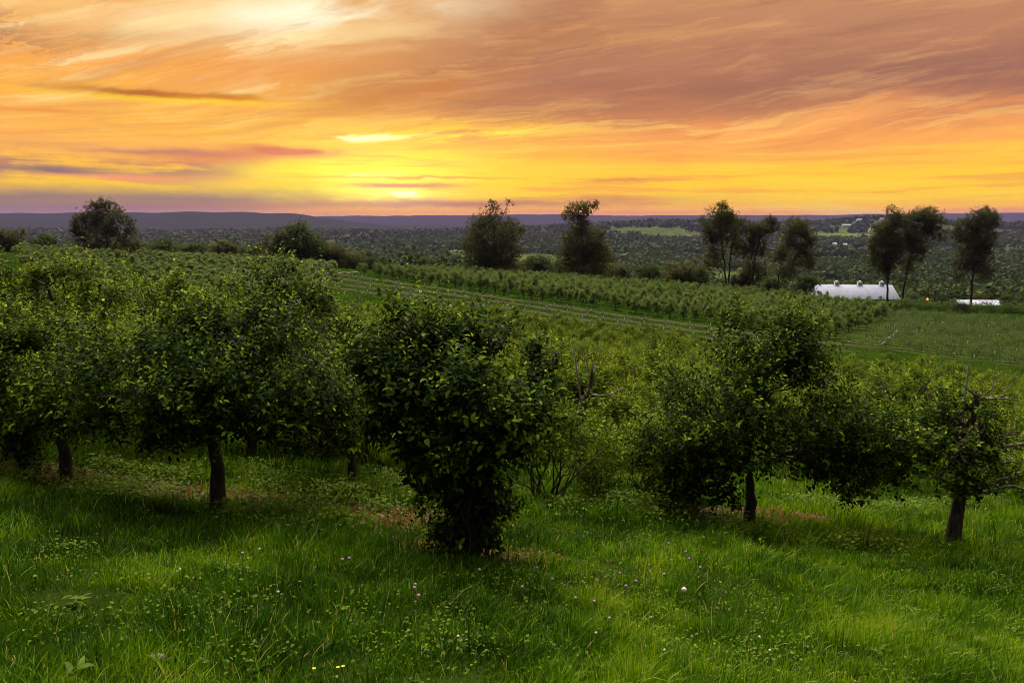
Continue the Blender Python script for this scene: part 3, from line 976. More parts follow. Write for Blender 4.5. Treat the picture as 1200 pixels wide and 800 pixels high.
# suckering shrubs round the dead tree
SHR = []
for q in range(2):
    lb = [(rng.uniform(-.5, .5), rng.uniform(-.3, .3), rng.uniform(.35, .9), .45, .4, .38, 1) for _ in range(6)]
    P, O = crown_pts(lb, 520, 14, .3)
    V, T, Q, tint, _ = shoots(P, O, 1.1, (.18, .42), 10, .055, True, .52)
    w = Geo()
    for _ in range(16):
        e = P[rng.integers(len(P))]
        w.tube(wig((rng.uniform(-.15, .15), rng.uniform(-.1, .1), -.05), e, 5, .06), np.linspace(.014, .004, 5), 5, False)
    SHR.append((w.mesh('stem'), Geo().add(V, T, Q, tint).mesh('foliage')))
for q, (px, py, s, lab) in enumerate([(640, 588, 1.15, 'leafy sucker shrub right of the dense middle tree'), (704, 588, .78, 'sprawling sucker shrub at the foot of the broken dead tree'),
                                      (755, 590, 1.1, 'pale green shrub between the dead tree and the round headed tree'), (1000, 585, .55, 'small shrub under the right skirts of the round headed tree'),
                                      (800, 585, .6, 'twiggy shrub under the left skirts of the round headed tree'), (1185, 575, .9, 'shrub beyond the bare limbs at the right edge'),
                                      (430, 545, .8, 'dark shrub between the thick trunk and the dense middle tree')]):
    l_ = on(px, py)
    r = thing('shrub', lab, 'shrub', l_, q * 2.3, 'shrubs between the front trees', s)
    obj('stem', SHR[q % 2][0], M['bark'], r); obj('foliage', SHR[q % 2][1], M['orchard_leaf'], r)


# ------------------------------------------------------------------ terrace of staked saplings
SAP = []
for q in range(3):
    g_ = Geo()
    g_.tube([(0, 0, 0), (0, 0, .50)], [.05, .05], 8)
    gm = g_.mesh('guard')
    w = Geo().tube([(0, 0, .0), (.02, 0, .6), (.04 * q, .02, 1.15)], [.02, .018, .006], 5)
    lb = [(0, 0, .95, .22, .22, .34, 1)]
    P, O = crown_pts(lb, 26, 8, .4)
    V, T, Q, tint, _ = shoots(P, O, .9, (.10, .2), 5, .11, False, .5)
    SAP.append((gm, w.mesh('trunk'), Geo().add(V, T, Q, tint).mesh('crown')))
sp0 = {}
for n_ in np.arange(TER[0] + TER[2] / 2, TER[1], TER[2]):
    for s_ in np.arange(-146, -32, 3.3):
        if rng.random() < .10: continue
        x, y = rowxy(s_ + rng.uniform(-.5, .5), n_ + rng.uniform(-.15, .15) - .5)
        u = x / y
        if u < -.30 or u > .55: continue
        q = int(rng.integers(3))
        lab = 'staked sapling in a pale tube guard on the mulched terrace strips'
        z = h1(x, y)
        if q not in sp0:
            r = thing('sapling', lab, 'sapling', (x, y, z), 0, 'saplings on the terrace')
            obj('guard', SAP[q][0], M['guard'], r); obj('trunk', SAP[q][1], M['bark'], r); obj('crown', SAP[q][2], M['young_leaf'], r)
            sp0[q] = r
        else:
            dup(sp0[q], (x, y, z), rng.uniform(0, 6.28), rng.uniform(.75, 1.15), lab)

# ------------------------------------------------------------------ young orchard block
YNG = []
for q in range(5):
    Hh = 2.5
    g_ = Geo()
    g_.tube([(0, 0, -.1), (.02, .0, .8), (0, 0, 2.0)], [.05, .04, .012], 6)
    nt = g_.n
    lb = [(0, 0, 1.15, .72, .72, .6, 1), (rng.uniform(-.2, .2), rng.uniform(-.2, .2), 1.75, .6, .6, .55, .8), (rng.uniform(-.1, .1), 0, 2.25, .2, .2, .35, .5),
          (rng.uniform(-.5, .5), rng.uniform(-.5, .5), 1.0, .4, .4, .3, .7)]
    P, O = crown_pts(lb, 330, 13, .24)
    V, T, Q, tint, _ = shoots(P, O, .9, (.15, .38), 7, .16, False, .66)
    YNG.append(Geo().tube([(0, 0, -.1), (.02, .0, .8), (0, 0, 2.0)], [.05, .04, .012], 6).add(V, T, Q, tint))
YM = [g_.mesh('young_fruit_tree', False) for g_ in YNG]
cand = []
for n_ in np.arange(110.5, 176, 4.6):
    for s_ in np.arange(-134, -30, 2.05):
        x, y = rowxy(s_ + rng.uniform(-.3, .3), n_ + rng.uniform(-.25, .25))
        if y > 196 or x / y < -.20: continue
        if s_ > -31 - (n_ - 110) * .10: continue
        if s_ < -128 - (n_ - 110) * .1: continue
        if rng.random() < .04: continue
        cand.append((x, y))
cand.sort(key=lambda p: math.hypot(*p))
print('young trees', len(cand))
NIND = 298
for q, (x, y) in enumerate(cand[:NIND]):
    o = obj('young_fruit_tree', YM[q % 5], M['young_leaf'], None, (x, y, h1(x, y)))
    o.rotation_euler[2] = rng.uniform(0, 6.28)
    s = rng.uniform(.92, 1.3); o.scale = (s, s, s * rng.uniform(.9, 1.1))
    tag(o, 'young bushy fruit tree in the dense rows above the mulched terrace', 'tree', 'young fruit trees in the dense block')
if len(cand) > NIND:
    g_ = Geo()
    for q, (x, y) in enumerate(cand[NIND:]):
        s, a = rng.uniform(.82, 1.15), rng.uniform(0, 6.28)
        src = YNG[q % 5]
        V = np.concatenate(src.V) * s
        ca, sa = math.cos(a), math.sin(a)
        V = np.stack([V[:, 0] * ca - V[:, 1] * sa + x, V[:, 0] * sa + V[:, 1] * ca + y, V[:, 2] + h1(x, y)], 1)
        g_.add(V, np.concatenate(src.T), np.concatenate(src.Q), np.concatenate(src.C))
    tag(obj('young_orchard_rows', g_.mesh('young_orchard_rows', False), M['young_leaf']), 'back rows of the young orchard block below the tall trees', None, kind='stuff')

# vine block on the right: small plants, many with pale guards
vp = {}
for n_ in np.arange(109, 178, 3.0):
    for s_ in np.arange(-38 - (n_ - 110) * .22 + 13, 40, 2.0):
        x, y = rowxy(s_ + rng.uniform(-.6, .6), n_ + rng.uniform(-.5, .5))
        if x / y > .72 or y > 158 or y < 88: continue
        if len(vp) and rng.random() < .12: continue
        q = int(rng.integers(3))
        lab = 'small vine in the thin rows right of the grassy track'
        if q not in vp:
            g_ = Geo().tube([(0, 0, 0), (0, 0, 1.2)], [.025, .02], 5)
            lb = [(0, 0, .7, .75, .75, .6, 1)]
            P, O = crown_pts(lb, 110, 10, .35)
            V, T, Q, tint, _ = shoots(P, O, .8, (.15, .3), 5, .12, False, .40)
            g_.add(V, T, Q, tint)
            o = obj('vine', g_, M['young_leaf'], None, (x, y, h1(x, y)))
            vp[q] = o
        else:
            o = vp[q].copy(); COL.objects.link(o); o.location = (x, y, h1(x, y))
        s = rng.uniform(.55, 1.2)
        o.scale = (s, s, s); o.rotation_euler[2] = rng.uniform(0, 6.28)
        tag(o, lab, 'vine', 'vines in thin rows')
        if rng.random() < .22 and y < 140:
            e = obj('tube_guard', SAP[0][0], M['guard'], None, (x + .1, y - .5, h1(x + .1, y - .5)))
            tag(e, 'pale tube guard standing in the thin vine rows', 'tube guard', 'tube guards among the vines')

# ------------------------------------------------------------------ tall silhouetted trees on the brow
def tall_tree(name, label, px, y, foot, lob, stems, nleaf=4200, leaf=.42, group='tall trees along the brow', cat='tree', mat='wood_leaf', sig=.30, tint=.45, tr=.28, clump=5, twigs=10):
    """lobes in photo pixels: (px, py, rx, rz, weight); stems: lists of (px, py)"""
    x, y = at(px, y)
    z0 = h1(x, y)
    k = y / F
    rr_ = ray(px, 300)
    def loc3(qx, qy, oy=0.):
        r_ = ray(qx, qy); return np.array([r_[0] / r_[1] * y - x, oy, r_[2] / r_[1] * y - z0])
    root = thing(name, label, cat, (x, y, z0), 0, group)
    w = Geo()
    lobes = []
    for (qx, qy, rx, rz, wt) in lob:
        p = loc3(qx, qy, rng.uniform(-.4, .4) * rx * k)
        lobes.append((p[0], p[1], p[2], rx * k, rx * k * .9, rz * k, wt))
    paths = []
    for st in stems:
        pts = [loc3(*q) for q in st]
        pts[0][2] = min(pts[0][2], 0) - .3 if st[0][1] >= foot else pts[0][2]
        pts = np.array(pts)
        tt = np.linspace(0, len(pts) - 1, len(pts) * 4)
        pp = np.stack([np.interp(tt, np.arange(len(pts)), pts[:, z_]) for z_ in range(3)], 1) + rng.normal(size=(len(tt), 3)) * .06
        f_ = 1.0 if st[0][1] >= foot else .45
        w.tube(pp, np.linspace(tr * f_, tr * f_ * .3, len(pp)), 8, True, .06)
        paths.append(pp)
    allp = np.concatenate(paths)
    for l in lobes:
        c = np.array(l[:3]); r_ = np.array(l[3:6])
        below = allp[allp[:, 2] < c[2] + .2]
        if not len(below): below = allp
        s0 = below[np.argmin(np.linalg.norm(below - c, axis=1) + (c[2] - below[:, 2]) * -.1)]
        w.tube(wig(s0, c, 5, .05), np.linspace(tr * .35, tr * .16, 5), 5, False)
        for _ in range(twigs):
            e = c + rvec(1)[0] * r_ * .95
            w.tube(wig(c + rng.normal(size=3) * r_ * .2, e, 4, .06), np.linspace(tr * .14, .02, 4), 4, False)
    obj('trunk', w, M['wood_bark'], root)
    P, O = crown_pts(lobes, int(nleaf * .85), clump * 1.5, sig * .78, .78)
    V, T, Q, tn, _ = shoots(P, O, .35, (leaf * .8, leaf * 2.2), 6, leaf * 1.15, False, tint)
    obj('crown', Geo().add(V, T, Q, tn).mesh('crown', False), M[mat], root)
    return root


tall_tree('tall_tree', 'lone tall tree with a round open top at the left of the orchard', 124, 190, 318,
          [(104, 255, 17, 15, 1), (122, 248, 17, 13, 1), (140, 260, 18, 15, 1), (96, 275, 14, 12, 1), (152, 282, 13, 13, .9), (124, 282, 24, 15, 1), (112, 300, 22, 14, .9), (142, 302, 22, 15, 1), (128, 312, 30, 10, 1.2), (114, 239, 11, 6, .7), (96, 262, 12, 14, .8), (155, 268, 7, 8, .5)],
          [[(127, 322), (128, 300), (124, 275), (116, 250)], [(128, 300), (140, 275), (143, 258)], [(126, 288), (104, 268), (100, 254)]], 5600, .36, clump=4.5, sig=.24)
tall_tree('tall_tree', 'broad dense tree with a forked wispy tip behind the young orchard', 578, 196, 318,
          [(576, 285, 32, 26, 1.2), (558, 272, 16, 18, 1), (598, 270, 17, 14, .9), (574, 258, 16, 12, .9), (565, 300, 22, 16, 1), (594, 298, 18, 18, 1), (582, 312, 30, 8, .8), (577, 240, 9, 5, .55), (597, 237, 6, 4, .4), (588, 250, 7, 5, .3), (548, 290, 8, 18, .6), (611, 268, 6, 6, .4), (566, 249, 6, 6, .35)],
          [[(580, 325), (580, 290), (578, 262), (574, 246)], [(579, 270), (588, 255), (596, 238)], [(580, 295), (600, 272)], [(580, 298), (558, 275)]], 5600, .36)
tall_tree('tall_tree', 'narrow tall tree with a dark tufted top behind the young orchard', 682, 196, 318,
          [(678, 246, 15, 11, .9), (694, 241, 7, 8, .7), (668, 253, 9, 7, .7), (680, 264, 13, 9, .8), (684, 284, 22, 18, 1.1), (700, 298, 20, 14, 1), (672, 298, 18, 16, 1), (686, 312, 32, 9, .8), (664, 283, 9, 14, .6), (704, 276, 8, 8, .5)],
          [[(683, 325), (683, 290), (681, 262), (677, 243)], [(682, 262), (690, 250), (695, 240)], [(683, 295), (700, 278)]], 5000, .36, tint=.5)
tall_tree('tall_tree', 'tall open tree with several leaning stems left of the white roofed barn', 850, 192, 330,
          [(842, 252, 17, 12, .9), (858, 258, 17, 13, .9), (832, 272, 12, 14, .8), (872, 266, 12, 9, .7), (848, 275, 20, 12, .8), (838, 302, 14, 16, .8), (862, 290, 12, 14, .6), (846, 241, 8, 5, .5), (824, 262, 6, 8, .4)],
          [[(852, 338), (848, 300), (844, 270), (842, 248)], [(853, 338), (856, 300), (862, 270), (864, 256)], [(850, 320), (838, 295), (830, 268)], [(854, 322), (866, 295), (874, 268)]], 3400, .34, tr=.22)
tall_tree('tall_tree', 'slender leaning tree with a thin crown beside the open many stemmed tree', 884, 192, 332,
          [(896, 265, 14, 10, .8), (886, 275, 12, 11, .8), (905, 259, 7, 5, .5), (880, 292, 12, 14, .7), (893, 290, 9, 10, .5), (884, 318, 16, 13, .8)],
          [[(881, 338), (884, 305), (890, 280), (900, 262)], [(883, 312), (880, 292), (876, 278)]], 2300, .34, tr=.2)
tall_tree('tall_tree', 'drooping crooked tree with hanging right side beside the slender leaning tree', 930, 194, 332,
          [(932, 266, 16, 10, .9), (942, 280, 13, 16, 1), (922, 284, 11, 12, .8), (945, 300, 11, 14, .8), (912, 298, 12, 10, .7), (934, 303, 12, 12, .6), (930, 259, 8, 4, .5), (915, 322, 18, 9, .7)],
          [[(910, 338), (914, 315), (922, 290), (928, 266)], [(913, 318), (930, 303), (942, 288)]], 3000, .34, tr=.22)
tall_tree('tall_tree', 'leaning tall tree with a wind swept crown in front of the barn gable', 1056, 186, 352,
          [(1084, 252, 18, 9, 1), (1070, 262, 20, 12, 1), (1092, 266, 14, 10, .9), (1060, 278, 16, 14, .9), (1078, 282, 15, 14, .9), (1070, 300, 12, 14, .7), (1052, 256, 10, 7, .5), (1098, 278, 8, 8, .4), (1062, 322, 9, 14, .5)],
          [[(1055, 362), (1060, 335), (1066, 305), (1072, 275), (1082, 254)], [(1062, 320), (1078, 292), (1092, 268)]], 3700, .34, tr=.26)
tall_tree('tall_tree', 'upright tree with a dense oval crown whose trunk crosses the barn roof', 1038, 184, 352,
          [(1036, 290, 17, 22, 1.1), (1030, 275, 10, 12, .8), (1044, 268, 13, 14, .9), (1036, 310, 14, 14, .9), (1024, 296, 7, 16, .6), (1046, 250, 9, 8, .5), (1050, 300, 8, 16, .6)],
          [[(1040, 362), (1040, 335), (1042, 310), (1048, 282), (1046, 258)], [(1040, 330), (1034, 300), (1032, 280)]], 3200, .34, tr=.26)
tall_tree('tall_tree', 'tall tree with a heavy rounded crown at the right above the hedge', 1140, 186, 355,
          [(1146, 258, 17, 14, 1), (1160, 256, 12, 11, .9), (1132, 270, 14, 14, .9), (1148, 282, 22, 18, 1.1), (1140, 302, 18, 16, 1), (1156, 300, 12, 16, .9), (1126, 314, 10, 14, .6), (1150, 318, 13, 12, .7), (1158, 246, 7, 4, .4)],
          [[(1138, 366), (1139, 335), (1142, 305), (1148, 270)], [(1139, 335), (1130, 312), (1128, 290)], [(1140, 325), (1154, 300), (1158, 270)]], 4400, .34, tr=.3)

# lower bushy trees near the brow, each its own crown
RND = []
for q in range(4):
    lb = [(0, 0, 3.6, 2.6, 2.6, 2.6, 1)] + [(rng.uniform(-2, 2), rng.uniform(-2, 2), rng.uniform(2, 5), 1.7, 1.7, 1.6, .9) for _ in range(7)]
    P, O = crown_pts(lb, 1500, 6, .28)
    V, T, Q, tn, _ = shoots(P, O, .4, (.35, .8), 5, .42, False, .55)
    w = Geo().tube([(0, 0, -.4), (.1, 0, 1.5), (0, .1, 4)], [.25, .2, .08], 7)
    for l in lb[1:]: w.tube(wig((0, 0, 1.2), l[:3], 4, .05), np.linspace(.1, .04, 4), 5, False)
    RND.append((w.mesh('trunk'), Geo().add(V, T, Q, tn).mesh('crown', False)))
rp = {}
BUSH = [(12, 215, 1.1, 'dark bushy tree at the far left edge beyond the orchard'), (52, 205, .9, 'dark round bush left of the lone tall tree'), (30, 240, .85, 'bushy tree behind the dark round bush on the left'),
        (84, 230, .85, 'green bushy tree close left of the lone tall tree'), (168, 225, .95, 'bushy tree close right of the lone tall tree'), (192, 222, 1.30, 'small bushy tree at the start of the dark tree line'),
        (262, 224, 1.04, 'low dark bush in the tree line beyond the orchard field'), (300, 226, 1.17, 'dark bushy tree in the middle of the left tree line'), (335, 222, 1.43, 'dark bushy tree left of the big pale round tree'),
        (358, 220, 1.95, 'big pale green round tree at the end of the left tree line'), (392, 224, 1.17, 'small round tree right of the big pale round tree'), (232, 226, 1.04, 'distant low bush in the left tree line'),
        (415, 226, 1.10, 'dark bush where the left field meets the valley'), (450, 222, .9, 'dark bush above the top corner of the young orchard'), (500, 218, .8, 'dark bush left of the broad dense tree'),
        (632, 205, 1.31, 'round dark tree between the two tall trees'), (616, 202, .6, 'small bright bush beside the round dark tree'), (652, 215, 1.22, 'olive bush tucked against the narrow tall tree'),
        (722, 212, 1.20, 'bush close right of the narrow tall tree'), (760, 205, 1.01, 'low green bush between the tall trees'), (798, 200, 1.12, 'bright green bush left of the open many stemmed tree'),
        (820, 205, 1.04, 'green bush at the foot of the open many stemmed tree'), (868, 196, 0.78, 'dark bush between the leaning stems'), (945, 208, 0.98, 'bush below the drooping crooked tree'),
        (604, 212, .95, 'olive bush at the right foot of the broad dense tree'), (552, 208, .85, 'low olive bush at the left foot of the broad dense tree'), (702, 206, 1.0, 'olive bush at the right foot of the narrow tall tree'),
        (905, 206, .95, 'dark bush between the slender tree and the drooping tree'), (775, 214, .9, 'dark green bush right of the low green bush'), (178, 228, 1.0, 'dark bush beside the small bushy tree at the start of the tree line'), (212, 226, .9, 'dark bush in the left part of the tree line'), (248, 224, .85, 'dark bush left of the low dark bush in the tree line'),
        (282, 228, 1.0, 'round dark bush between the low dark bush and the middle bushy tree'), (318, 226, .95, 'dark bush right of the middle bushy tree in the tree line'), (376, 228, .95, 'dark bush close right of the big pale round tree'), (434, 226, .8, 'dark bush at the right end of the left tree line'), (1005, 300, 1.2, 'leafy tree behind the white roofed barn'), (1075, 290, 1.3, 'leafy tree behind the barn gable'), (1105, 330, 1.3, 'leafy tree behind the small orange lamp'),
        (1185, 240, .8, 'dark bush at the right edge behind the long low roof'), (1152, 262, .9, 'bush behind the heavy rounded tree')]
for q, (px, y, s, lab) in enumerate(BUSH):
    x, y = at(px, y)
    loc = (x, y, h1(x, y))
    kk = q % 4
    if kk not in rp:
        r = thing('bushy_tree', lab, 'tree', loc, q * 1.1, 'bushy trees beyond the orchard', s)
        obj('trunk', RND[kk][0], M['wood_bark'], r); obj('crown', RND[kk][1], M['forest_leaf'] if kk % 2 else M['wood_leaf'], r)
        rp[kk] = r
    else:
        dup(rp[kk], loc, q * 1.1, (s, s, s * rng.uniform(.85, 1.1)), lab)

# hedge on the right brow
hx = np.linspace(1052, 1215, 60)
lb = []
for px in hx:
    x, y = at(px, 166 + (px - 1052) * .02)
    lb.append((x, y, h1(x, y) + .95, 1.2, 1.2, rng.uniform(1.0, 1.55), 1))
P, O = crown_pts(lb, 3400, 6, .30)
V, T, Q, tn, _ = shoots(P, O, .6, (.2, .5), 5, .24, False, .5)
tag(obj('hedge', Geo().add(V, T, Q, tn).mesh('hedge', False), M['young_leaf']), 'long low clipped hedge below the white barn at the right', 'hedge')
x, y = at(1130, 165)
lb = [(0, 0, .7, 1.5, 1.3, .9, 1), (-.8, 0, .6, .9, .9, .7, 1), (.8, 0, .9, .8, .8, .8, 1)]
P, O = crown_pts(lb, 420, 8, .3)
V, T, Q, tn, _ = shoots(P, O, .5, (.2, .4), 5, .22, False, .12)
tag(obj('bush', Geo().add(V, T, Q, tn).mesh('bush', False), M['wood_leaf'], None, (x, y, h1(x, y))), 'very dark round bush in front of the low hedge', 'bush')

# rows of low bushes in the field on the left
nlf = 0
for n_ in np.arange(50, 186, 6.2):
    for s_ in np.arange(-235, -96, 3.3):
        x, y = rowxy(s_, n_ - 30)
        u = x / y
        if u < -.62 or u > -.22 or y > 215 or y < 92: continue
        if rng.random() < .12: continue
        nlf += 1
        o = obj('fruit_bush', YM[int(rng.integers(5))], M['young_leaf'], None, (x, y, h1(x, y)))
        s = rng.uniform(.8, 1.1); o.scale = (s * 1.25, s * 1.25, s * .8); o.rotation_euler[2] = rng.uniform(0, 6.28)
        tag(o, 'low fruit bush in the field rows beyond the pale curving track', 'bush', 'low fruit bushes in the left field')

print('field bushes', nlf)
# pale curving track
def ribbon(name, pts, wd, mat, lift=.05):
    pts = np.array(pts, float)
    tt = np.linspace(0, len(pts) - 1, 60)
    p = np.stack([np.interp(tt, np.arange(len(pts)), pts[:, q]) for q in range(2)], 1)
    for _ in range(6): p[1:-1] = (p[:-2] + p[2:] + 2 * p[1:-1]) / 4
    d = unit(np.gradient(p, axis=0)); n_ = np.stack([-d[:, 1], d[:, 0]], 1)
    rows = []
    for o_ in np.linspace(-.5, .5, 4):
        q = p + n_ * wd * o_
        rows.append(np.c_[q, hgt(q[:, 0], q[:, 1]) + lift])
    V = np.concatenate(rows); n = len(p)
    Q = [(a * n + b, a * n + b + 1, (a + 1) * n + b + 1, (a + 1) * n + b) for a in range(3) for b in range(n - 1)]
    return tag(obj(name, mesh_np(name, V, None, Q), mat), None, None, kind='structure')


ribbon('track', [ground(255, 334), ground(310, 330), ground(335, 327), ground(352, 323), ground(385, 320.5), ground(420, 319.5)], 1.5, M['track'], .12)
ribbon('path', [ground(1033, 404), ground(1042, 396), ground(1050, 389), ground(1060, 380)], .4, M['track'], .06)

# ------------------------------------------------------------------ barn and other buildings
BY = 285
bx0, _ = at(957, BY - 9); bx1, _ = at(1037, BY)
ridge = float(ray(1000, 333.5)[2] / ray(1000, 333.5)[1] * BY)
eave = float(ray(1000, 350)[2] / ray(1000, 350)[1] * (BY - 8))
L_ = bx1 - bx0 + 3
cx = (bx0 + bx1) / 2 + 1.0
gz_ = h1(cx, BY) - .3
barn = thing('barn', 'long barn with a white metal roof and three roof cupolas', 'barn', (cx, BY, gz_), R(-4))
eh, rh = eave - gz_, ridge - gz_
hw = L_ / 2
g_ = Geo()
g_.add([(-hw + .4, -7.4, 0), (hw - .4, -7.4, 0), (hw - .4, -7.4, eh), (-hw + .4, -7.4, eh)], None, [(0, 1, 2, 3)])
g_.add([(-hw + .4, 7.4, 0), (hw - .4, 7.4, 0), (hw - .4, 7.4, eh), (-hw + .4, 7.4, eh)], None, [(3, 2, 1, 0)])
for sx_ in (-1, 1):
    xx = sx_ * (hw - .4)
    g_.add([(xx, -7.4, 0), (xx, 7.4, 0), (xx, 7.4, eh), (xx, 0, rh - .1), (xx, -7.4, eh)], [(0, 1, 2), (0, 2, 4), (2, 3, 4)], None)
obj('wall', g_.mesh('wall', False), M['barn_wall'], barn)
g_ = Geo()
for sy_ in (-1, 1):
    g_.add([(-hw, sy_ * 8, eh - .1), (hw, sy_ * 8, eh - .1), (hw, 0, rh), (-hw, 0, rh), (-hw, sy_ * 8, eh - .3), (hw, sy_ * 8, eh - .3), (hw, 0, rh - .2), (-hw, 0, rh - .2)], None,
           [(0, 1, 2, 3), (7, 6, 5, 4), (0, 4, 5, 1), (1, 5, 6, 2), (3, 7, 4, 0)])
roof = obj('roof', g_.mesh('roof', False), M['metal_roof'], barn)
for px in (981.5, 1008, 1033):
    xx = at(px, BY)[0] - cx
    cu = obj('cupola', Geo().box(xx - .7, xx + .7, -.7, .7, rh - .6, rh + .75), M['white_paint'], barn)
    g_ = Geo().add([(xx - .9, -.9, rh + .75), (xx + .9, -.9, rh + .75), (xx + .9, .9, rh + .75), (xx - .9, .9, rh + .75), (xx, 0, rh + 1.6)], [(0, 1, 4), (1, 2, 4), (2, 3, 4), (3, 0, 4)], [(3, 2, 1, 0)])
    obj('cupola_roof', g_.mesh('cupola_roof', False), M['grey_roof'], cu)
    obj('louvre', Geo().box(xx - .45, xx + .45, -.73, -.71, rh + .15, rh + .62), M['dark_glass'], cu)
g_ = Geo().box(-1.6, 1.6, -.06, .06, 0, 3.2)
dr = obj('door', g_, M['white_paint'], barn); dr.location = (hw - .36, 0, 0); dr.rotation_euler[2] = R(90)


OPEN = []


def house(name, label, px, y, py_ridge, wpx, hwall, roofmat, wallmat, group=None, depth=8., rise=2.6, rz=0., cat='house', npane=3):
    x, y = at(px, y)
    k = y / F
    top = float(ray(px, py_ridge)[2] / ray(px, py_ridge)[1] * y)
    z0 = h1(x, y) - .3
    z1 = min(max(top - z0, hwall + rise), hwall + rise + 7)
    r = thing(name, label, cat, (x, y, z0), rz, group)
    a, b = wpx * k / 2, depth / 2
    g_ = Geo()
    e = z1 - rise
    g_.add([(-a, -b, 0), (a, -b, 0), (a, b, 0), (-a, b, 0), (-a, -b, e), (a, -b, e), (a, b, e), (-a, b, e), (-a, 0, z1 - .1), (a, 0, z1 - .1)],
           [(4, 7, 8), (5, 9, 6)], [(0, 1, 5, 4), (1, 2, 6, 5), (2, 3, 7, 6), (3, 0, 4, 7)])
    obj('wall', g_.mesh('wall', False), wallmat, r)
    g_ = Geo()
    for s_ in (-1, 1):
        g_.add([(-a - .4, s_ * (b + .5), e - .25), (a + .4, s_ * (b + .5), e - .25), (a + .4, 0, z1), (-a - .4, 0, z1)], None, [(0, 1, 2, 3)])
    obj('roof', g_.mesh('roof', False), roofmat, r)
    for q in range(npane):
        xx = -a + (q + .5) * 2 * a / npane
        obj('window', Geo().box(xx - .5, xx + .5, -b - .04, -b + .02, e - 1.9, e - .6), M['dark_glass'], r)
    return r


house('shed', 'long low white roof just above the hedge at the right', 1150, 245, 359, 50, 2.6, M['metal_roof'], M['white_paint'], depth=7, rise=1.3, cat='shed', rz=R(-3))
house('house', 'small white house corner showing left of the broad dense tree', 555, 236, 306, 6, 3, M['grey_roof'], M['white_paint'], 'houses in the valley', npane=1, depth=5)
house('house', 'white house close right of the narrow tall tree', 696, 235, 303.5, 10, 4.0, M['white_paint'], M['white_paint'], 'houses in the valley')
for px, py, wpx, lab in [(988, 266.5, 9, 'tiny pale house high on the dark wooded hill'), (1020, 272, 10, 'tiny long roof on the slope of the wooded hill'), (1003, 260, 6, 'tiny house near the crest of the wooded hill'),
                         (1030, 259, 6, 'tiny house at the right end of the wooded crest'), (976, 289, 4, 'tiny white house left in the valley trees'), (988, 290, 4, 'tiny white house with dark roof in the valley trees'),
                         (1090, 298, 6, 'tiny white farmhouse in the pale green valley field'), (985, 301, 17, 'pinkish roofed farm building by the valley field')]:
    gx_, gy_ = ground(px, py)
    big = gy_ > 1500
    house('house', lab, px, gy_, 400, wpx, 7.0 if big else 3.2, M['grey_roof'] if big or wpx > 10 else M['white_paint'], M['white_paint'], 'houses in the valley', depth=9, rise=3.0, npane=2)
    OPEN.append((gx_, gy_))
# orange yard lamp
x, y = at(1089, 232)
zl = float(ray(1089, 350.5)[2] / ray(1089, 350.5)[1] * 232)
lp = thing('yard_lamp', 'small glowing orange lamp on a pole beside the barn', 'lamp', (x, y, h1(x, y)))
ph = zl - h1(x, y)
obj('pole', Geo().tube([(0, 0, -.3), (0, 0, max(ph - .3, .5))], [.07, .06], 8), M['post'], lp)
th = np.linspace(0, np.pi, 9)
obj('lamp_head', Geo().tube([(0, 0, ph - .34 * math.cos(a_)) for a_ in th], [max(.02, .34 * math.sin(a_)) for a_ in th], 12), M['lamp_glow'], lp)

